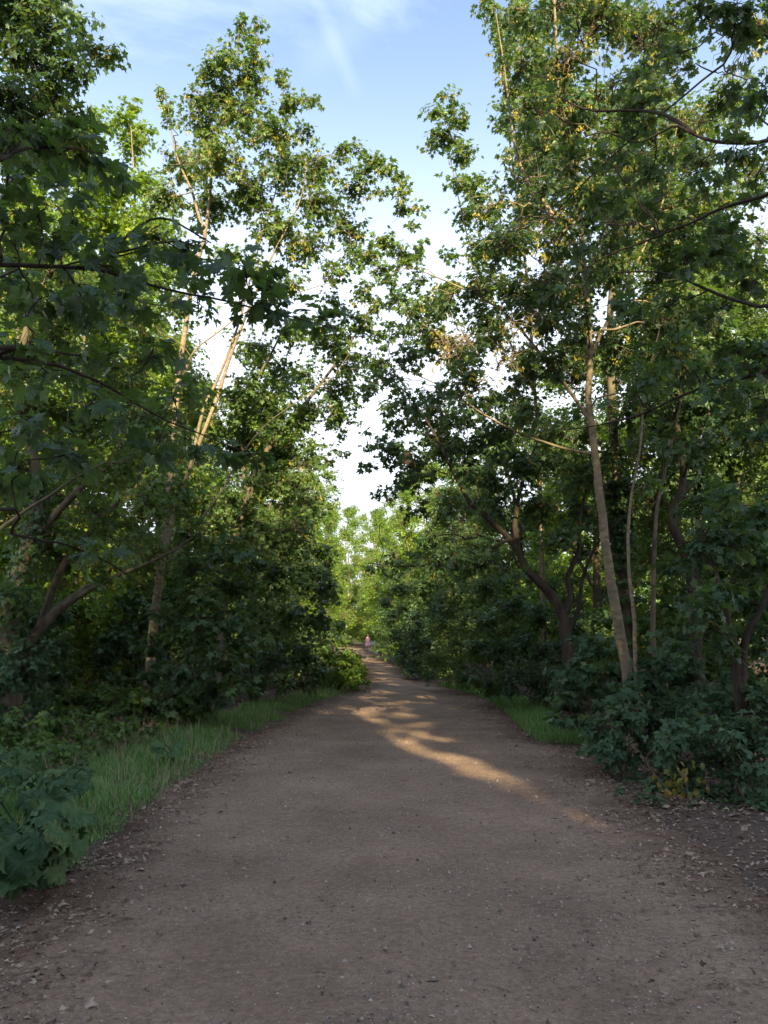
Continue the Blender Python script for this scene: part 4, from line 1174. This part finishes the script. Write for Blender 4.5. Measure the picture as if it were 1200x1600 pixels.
# ------------------------------------------------------------------ background wood: prototypes, copied one by one
def proto_tree(seed, h, mat, bark, leaf=.17, n=34, dens=1.5, low=.22, wide=.24, tone0=.45, label='', group=None, name='woodland_tree', seed_p=.05, tpl=None):
    rs = RS(seed)
    st = [np.array([(0, 0, -.1, .17), (rs.normal(0, .15), rs.normal(0, .15), h * .3, .13), (rs.normal(0, .3), rs.normal(0, .3), h * .6, .08), (rs.normal(0, .4), rs.normal(0, .4), h * .93, .02)])]
    for k in range(3):
        a = rs.uniform(0, 6.28); z0 = h * rs.uniform(.15, .4)
        st.append(np.array([(0, 0, z0, .07), (math.cos(a) * .9, math.sin(a) * .9, z0 + h * .16, .05), (math.cos(a) * 1.8, math.sin(a) * 1.8, z0 + h * .42, .02)]))
    cs = []
    for k in range(n):
        f = (k + .5) / n
        z = h * (low + (1 - low) * f)
        rad = h * wide * math.sin(math.pi * min(1, .18 + .80 * f)) ** .7
        a = k * 2.4 + rs.uniform(-.5, .5)
        rr = rad * rs.uniform(.35, 1.05)
        cs.append((math.cos(a) * rr, math.sin(a) * rr, z + rs.normal(0, .3), rs.uniform(.95, 1.5) * (1 - .4 * f)))
    return build_plant(name, label, 'tree', st, cs, seed, tpl or (MID if leaf < .16 else LO), mat, bark, group=group, leaf=leaf, dens=dens, tone0=tone0, seed_p=seed_p)

GL = 'trees in the wood behind the front row left of the path'
GR = 'trees in the wood behind the front row right of the path'
PT = [proto_tree(201, 13, 'leaf', 'bark_mid', n=42, leaf=.12, dens=1.0, tpl=OV), proto_tree(202, 12, 'leaf_sunlit', 'bark_mid', tone0=.4, n=44, low=.05), proto_tree(203, 14, 'leaf_sunlit', 'bark_pale', tone0=.3, low=.04, n=50),
      proto_tree(204, 11, 'leaf', 'bark_dark', low=.15, tone0=.35, n=36, leaf=.14, dens=1.1, tpl=TRI3)]
used = [False] * 4
def place_tree(k, x, y, rot, sc, label, group):
    z = float(gz(np.array([x]), np.array([y]))[0])
    s = (sc, sc, sc) if not hasattr(sc, '__len__') else sc
    if not used[k]:
        used[k] = True
        o = PT[k]; o.location = (x, y, z); o.rotation_euler = (0, 0, rot); o.scale = s
        o['label'] = label
        if group: o['group'] = group
        return o
    o = copy_thing(PT[k], (x, y, z), rot, s, label, group)
    if not group and 'group' in o: del o['group']
    return o
rs = RS(210)
LLAB = 'leafy woodland tree behind the front row of trees left of the path'
RLAB = 'leafy woodland tree behind the front row of trees right of the path'
left_spots = [(-7.5, 19), (-10.5, 16), (-12, 24), (-7.5, 26), (-15, 19), (-16, 30), (-10, 33), (-7, 38), (-12, 42), (-19, 25), (-8, 49), (-20, 38), (-14, 54)]
right_spots = [(7.5, 18), (10.5, 15), (6.5, 24), (11, 22), (14, 19), (5.4, 31), (9.5, 32), (15, 29), (5.2, 40), (10, 44), (18, 36), (6, 52), (3.6, 36)]
for i, (x, y) in enumerate(left_spots):
    place_tree([1, 0, 2, 3, 1, 2, 0][i % 7], x, y, rs.uniform(0, 6.28), rs.uniform(.85, 1.1), LLAB, GL)
for i, (x, y) in enumerate(right_spots):
    place_tree([0, 3, 1, 0, 2, 3, 1][i % 7], x, y, rs.uniform(0, 6.28), rs.uniform(.8, 1.0), RLAB, GR)
# front row further along the path
fr = [(-5.0, 30, 0, .78, 'rounded tree on the left where the path bends, dark below and lit above'),
      (-4.8, 38, 2, .86, 'first yellow-green sunlit tree on the left beyond the bend'),
      (-5.6, 47, 1, .98, 'second yellow-green sunlit tree on the left beyond the bend'),
      (-5.4, 58, 2, 1.0, 'third yellow-green sunlit tree on the left, just left of the sky gap foot'),
      (-6.0, 72, 1, 1.08, 'far sunlit tree at the left foot of the sky gap'),
      (2.7, 45, 1, 1.0, 'sunlit tree on the right beyond the bend with its crown over the path'),
      (2.4, 57, 2, 1.0, 'yellow-green sunlit tree on the right at the foot of the sky gap'),
      (1.9, 71, 1, 1.12, 'far sunlit tree right of the distant path end'),
      (.9, 92, 2, 1.1, 'pale sunlit tree behind the distant walkers')]
for (x, y, k, s, lab) in fr:
    place_tree(k, x, y, rs.uniform(0, 6.28), s, lab, None)
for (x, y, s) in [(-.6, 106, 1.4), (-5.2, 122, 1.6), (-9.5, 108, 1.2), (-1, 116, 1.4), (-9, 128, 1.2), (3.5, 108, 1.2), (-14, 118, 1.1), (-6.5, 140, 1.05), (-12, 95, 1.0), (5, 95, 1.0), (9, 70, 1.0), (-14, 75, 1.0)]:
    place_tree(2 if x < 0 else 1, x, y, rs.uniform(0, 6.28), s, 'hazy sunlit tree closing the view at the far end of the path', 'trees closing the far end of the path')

# the far-off wood beyond, one mass
rs = RS(260)
n = 60000
side = rs.randint(0, 3, n)
y = np.where(side == 2, rs.uniform(150, 165, n), rs.uniform(20, 160, n))
x = np.where(side == 0, -rs.uniform(22, 34, n) - y * .05, np.where(side == 1, rs.uniform(20, 32, n) + y * .03, rs.uniform(-45, 40, n)))
top = 8.5 + 5 * vnoise(x * .16, y * .16, 61) + 2 * vnoise(x * .6, y * .6, 62)
z = rs.uniform(0, 1, n) ** .8 * top
pos = np.stack([x, y, z], 1)
V, T, k = leaves_np(LO, pos, rs.normal(0, 1, (n, 3)) + (0, 0, -.6), rs.normal(0, .7, (n, 3)) + (0, -.4, .8), rs.uniform(.35, .75, n), rs)
fw = link('distant_wood', mesh_np('distant_wood', V, T, np.repeat(np.clip(rs.normal(.35, .2, n), 0, 1), k), [M['leaf_sunlit']]))
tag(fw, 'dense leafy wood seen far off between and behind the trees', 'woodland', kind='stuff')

# undergrowth prototypes
def proto_bush(seed, mat, r, h, leaf, tone0, tpl=MID):
    rs = RS(seed)
    cs = []
    for k in range(22):
        a = rs.uniform(0, 6.28); f = rs.uniform(0, 1) ** .5
        z = rs.uniform(.12, 1) * h
        rr = r * f * (1.15 - .6 * (z / h))
        cs.append((math.cos(a) * rr, math.sin(a) * rr, z, rs.uniform(.30, .5)))
    return bush('undergrowth_bush', 'x', 'bush', (0, 0, 0), cs, seed, leaf, tpl, mat, 1.5, tone0=tone0)
PB = [proto_bush(301, 'leaf_shaded', 1.3, 2.4, .13, .35), proto_bush(302, 'leaf', 1.2, 3.2, .085, .4, OV), proto_bush(303, 'bramble', 1.4, 1.4, .11, .45)]
bused = [False] * 3
def place_bush(k, x, y, rot, s, label, group):
    z = float(gz(np.array([x]), np.array([y]))[0])
    if not bused[k]:
        bused[k] = True
        o = PB[k]; o.location = (x, y, z); o.rotation_euler = (0, 0, rot); o.scale = (s,) * 3
        o['label'] = label; o['group'] = group
        return
    copy_thing(PB[k], (x, y, z), rot, s, label, group)
rs = RS(310)
LU = 'shady undergrowth bush under the trees left of the path'
RU = 'shady undergrowth bush under the trees right of the path'
for (x, y) in [(-6.2, 13.5), (-8.2, 12.5), (-7.2, 16), (-9.8, 15), (-5.2, 17.5), (-4.2, 20.5), (-6.4, 20), (-9, 19), (-11.5, 18), (-3.4, 24), (-5.6, 24.5), (-8.2, 24), (-12, 23), (-3.2, 28), (-5.2, 29), (-8, 30),
               (-3.6, 33), (-4.4, 38), (-3.9, 43), (-6, 44), (-4.6, 50), (-6.4, 58), (-7.8, 68), (-10, 84), (-11, 100), (-13, 120), (-14.5, 13.8), (-13, 15.5), (-16, 21), (-11, 12.2)]:
    place_bush(rs.randint(0, 2) if y < 60 else 1, x, y, rs.uniform(0, 6.28), rs.uniform(.8, 1.15), LU, 'undergrowth bushes left of the path')
for (x, y) in [(5.4, 13.5), (7.2, 12.8), (6.4, 16), (9, 15), (4.6, 17.8), (5.0, 21), (7.4, 20.5), (10, 19.5), (3.4, 24.5), (5.6, 25.5), (8.6, 25), (2.7, 29.5), (5, 31), (8, 31), (2.2, 34), (4.2, 37),
               (2.2, 42), (1.6, 50), (3.4, 46), (8.0, 10.5), (10.5, 11.5), (1.0, 60), (.8, 72), (12.5, 14), (13, 21), (.4, 100), (-1.8, 124), (-.3, 81.5), (.9, 66), (-4, 146), (-8, 152)]:
    place_bush(rs.randint(0, 2) if y < 60 else 1, x, y, rs.uniform(0, 6.28), rs.uniform(.8, 1.15), RU, 'undergrowth bushes right of the path')
for (x, y) in [(-5.8, 11.2), (-7.5, 10.4), (-9.3, 9.9)]:
    place_bush(2, x, y, rs.uniform(0, 6.28), rs.uniform(.7, .95), 'low bramble mound behind the dry grass on the left', 'low bramble mounds behind the dry grass')

# unseen shade trees behind the viewpoint, added to keep sun off the foreground
SG = 'shade trees added behind the viewpoint'
for i, (x, y, h) in enumerate([(-9.5, -10, 16), (-4.5, -10, 17), (0.3, -16, 19), (5.5, -11, 17), (10.5, -11, 16), (3.0, -20, 19), (-3.8, -19, 19), (1.2, -11, 17), (3.9, -14, 18), (8, -15, 18), (13.5, -13, 17), (-1.6, -14, 18), (6.9, -8.5, 14), (3.2, -8, 13)]):
    rs = RS(400 + i)
    st = [np.array([(x, y, -.1, .3), (x + .1, y, h * .3, .25), (x, y, h * .6, .15), (x, y, h * .9, .04)])]
    cs = []
    for k in range(64):
        f = (k + .5) / 64
        z = h * (.04 + .94 * f); a = k * 2.4; rr = 3.6 * math.sin(math.pi * min(1, .22 + .76 * f)) ** .6 * rs.uniform(.3, 1.05)
        cs.append((x + math.cos(a) * rr, y + math.sin(a) * rr, z, rs.uniform(1.1, 1.6) * (1 - .4 * f)))
    build_plant('woodland_tree', 'tall leafy shade tree added behind the viewpoint', 'tree', st, cs, 400 + i, LO, 'leaf', 'bark_mid', origin=(x, y, 0), group=SG,
                leaf=.26, dens=1.9, tone0=.35, clear=True)

# ------------------------------------------------------------------ distant walkers
def person(label, loc, rot, top, bottom, hair, dress, pose):
    root = thing('person', label, 'person', None, loc)
    root.rotation_euler = (0, 0, rot)
    J = {'pel': (0, 0, .92, .13), 'wa': (0, 0, 1.05, .11), 'ch': (0, .01, 1.25, .135), 'ne': (0, .01, 1.42, .055), 'he': (0, 0, 1.50, .075), 'cr': (0, 0, 1.60, .085),
         'sl': (-.15, 0, 1.36, .05), 'el': (-.23, .02 + pose * .1, 1.12, .038), 'hl': (-.24, -.08 - pose * .1, .90, .026), 'tl': (-.24, -.12, .83, .014),
         'sr': (.15, 0, 1.36, .05), 'er': (.23, .02 - pose * .1, 1.12, .038), 'hr': (.24, -.10 + pose * .1, .90, .026), 'tr': (.24, -.12, .83, .014),
         'pl': (-.09, 0, .85, .085), 'kl': (-.10, -.08 * pose, .48, .055), 'al': (-.10, .12 * pose, .08, .035), 'fl': (-.11, .12 * pose - .14, .04, .03),
         'pr': (.09, 0, .85, .085), 'kr': (.10, .02, .48, .055), 'ar': (.10, -.15 * pose, .08, .035), 'fr': (.11, -.15 * pose - .14, .04, .03)}
    E = [('pel', 'wa'), ('wa', 'ch'), ('ch', 'ne'), ('ne', 'he'), ('he', 'cr'), ('ch', 'sl'), ('sl', 'el'), ('el', 'hl'), ('hl', 'tl'), ('ch', 'sr'), ('sr', 'er'), ('er', 'hr'), ('hr', 'tr'),
         ('pel', 'pl'), ('pl', 'kl'), ('kl', 'al'), ('al', 'fl'), ('pel', 'pr'), ('pr', 'kr'), ('kr', 'ar'), ('ar', 'fr')]
    ks = list(J)
    me = bpy.data.meshes.new('body')
    me.from_pydata([J[k][:3] for k in ks], [(ks.index(a), ks.index(b)) for a, b in E], [])
    me.materials.append(flat_mat('skin', (.52, .33, .25), .6))
    b = link('body', me, root)
    b.modifiers.new('skin', 'SKIN')
    for i, k in enumerate(ks):
        me.skin_vertices[0].data[i].radius = (J[k][3], J[k][3])
        me.skin_vertices[0].data[i].use_root = (k == 'pel')
    b.modifiers.new('sub', 'SUBSURF').levels = 1
    b.modifiers['sub'].render_levels = 2
    def lathe(name, prof, mat, sx=1.0, sy=.75, open_=True):
        n = 20
        V = [(math.cos(a * 2 * math.pi / n) * r * sx * (1 + .05 * math.sin(a * 3)), math.sin(a * 2 * math.pi / n) * r * sy, z) for r, z in prof for a in range(n)]
        F = [(i * n + a, i * n + (a + 1) % n, (i + 1) * n + (a + 1) % n, (i + 1) * n + a) for i in range(len(prof) - 1) for a in range(n)]
        m_ = mesh_np(name, np.array(V), np.array(F), None, [mat], smooth=True)
        return link(name, m_, root)
    if dress:
        lathe('dress', [(.30, .52), (.27, .66), (.22, .85), (.17, 1.02), (.19, 1.22), (.20, 1.34), (.12, 1.41)], flat_mat('dress_cloth', top))
    else:
        lathe('shirt', [(.20, .84), (.19, 1.0), (.20, 1.2), (.215, 1.34), (.10, 1.43)], flat_mat('shirt_cloth', top))
        lathe('shorts', [(.205, .52), (.20, .7), (.185, .9)], flat_mat('shorts_cloth', bottom))
    lathe('hair', [(.085, 1.50), (.11, 1.58), (.105, 1.65), (.07, 1.70), (.002, 1.72)], flat_mat('hair_colour', hair), 1, 1).location = (0, .025, 0)
    # face: eyes, nose, mouth
    for (x, z, s) in [(-.032, 1.585, .010), (.032, 1.585, .010)]:
        fm = Wood()
        V, Q = tubes(np.array([[(x, -.078, z), (x, -.088, z)]]), np.array([[s, s * .5]]), 6); fm.add(V, Q)
        link('eye', fm.mesh('eye', flat_mat('eye_colour', (.05, .03, .02))), root)
    fm = Wood()
    V, Q = tubes(np.array([[(0, -.075, 1.58), (0, -.098, 1.555), (0, -.078, 1.545)]]), np.array([[.008, .014, .008]]), 6); fm.add(V, Q)
    link('nose', fm.mesh('nose', flat_mat('nose_skin', (.52, .33, .25))), root)
    fm = Wood()
    V, Q = tubes(np.array([[(-.025, -.080, 1.52), (0, -.086, 1.518), (.025, -.080, 1.52)]]), np.array([[.004, .007, .004]]), 6); fm.add(V, Q)
    link('mouth', fm.mesh('mouth', flat_mat('lip_colour', (.45, .16, .14))), root)
    return root
person('distant person in a pink dress walking at the far end of the path', (-1.75, 84, .02), .2, (.75, .35, .45), None, (.12, .07, .04), True, .8)
person('distant person in a pale blue top walking beside the one in pink', (-1.15, 84.6, .02), -.1, (.62, .70, .85), (.5, .55, .7), (.2, .15, .1), False, -.8)
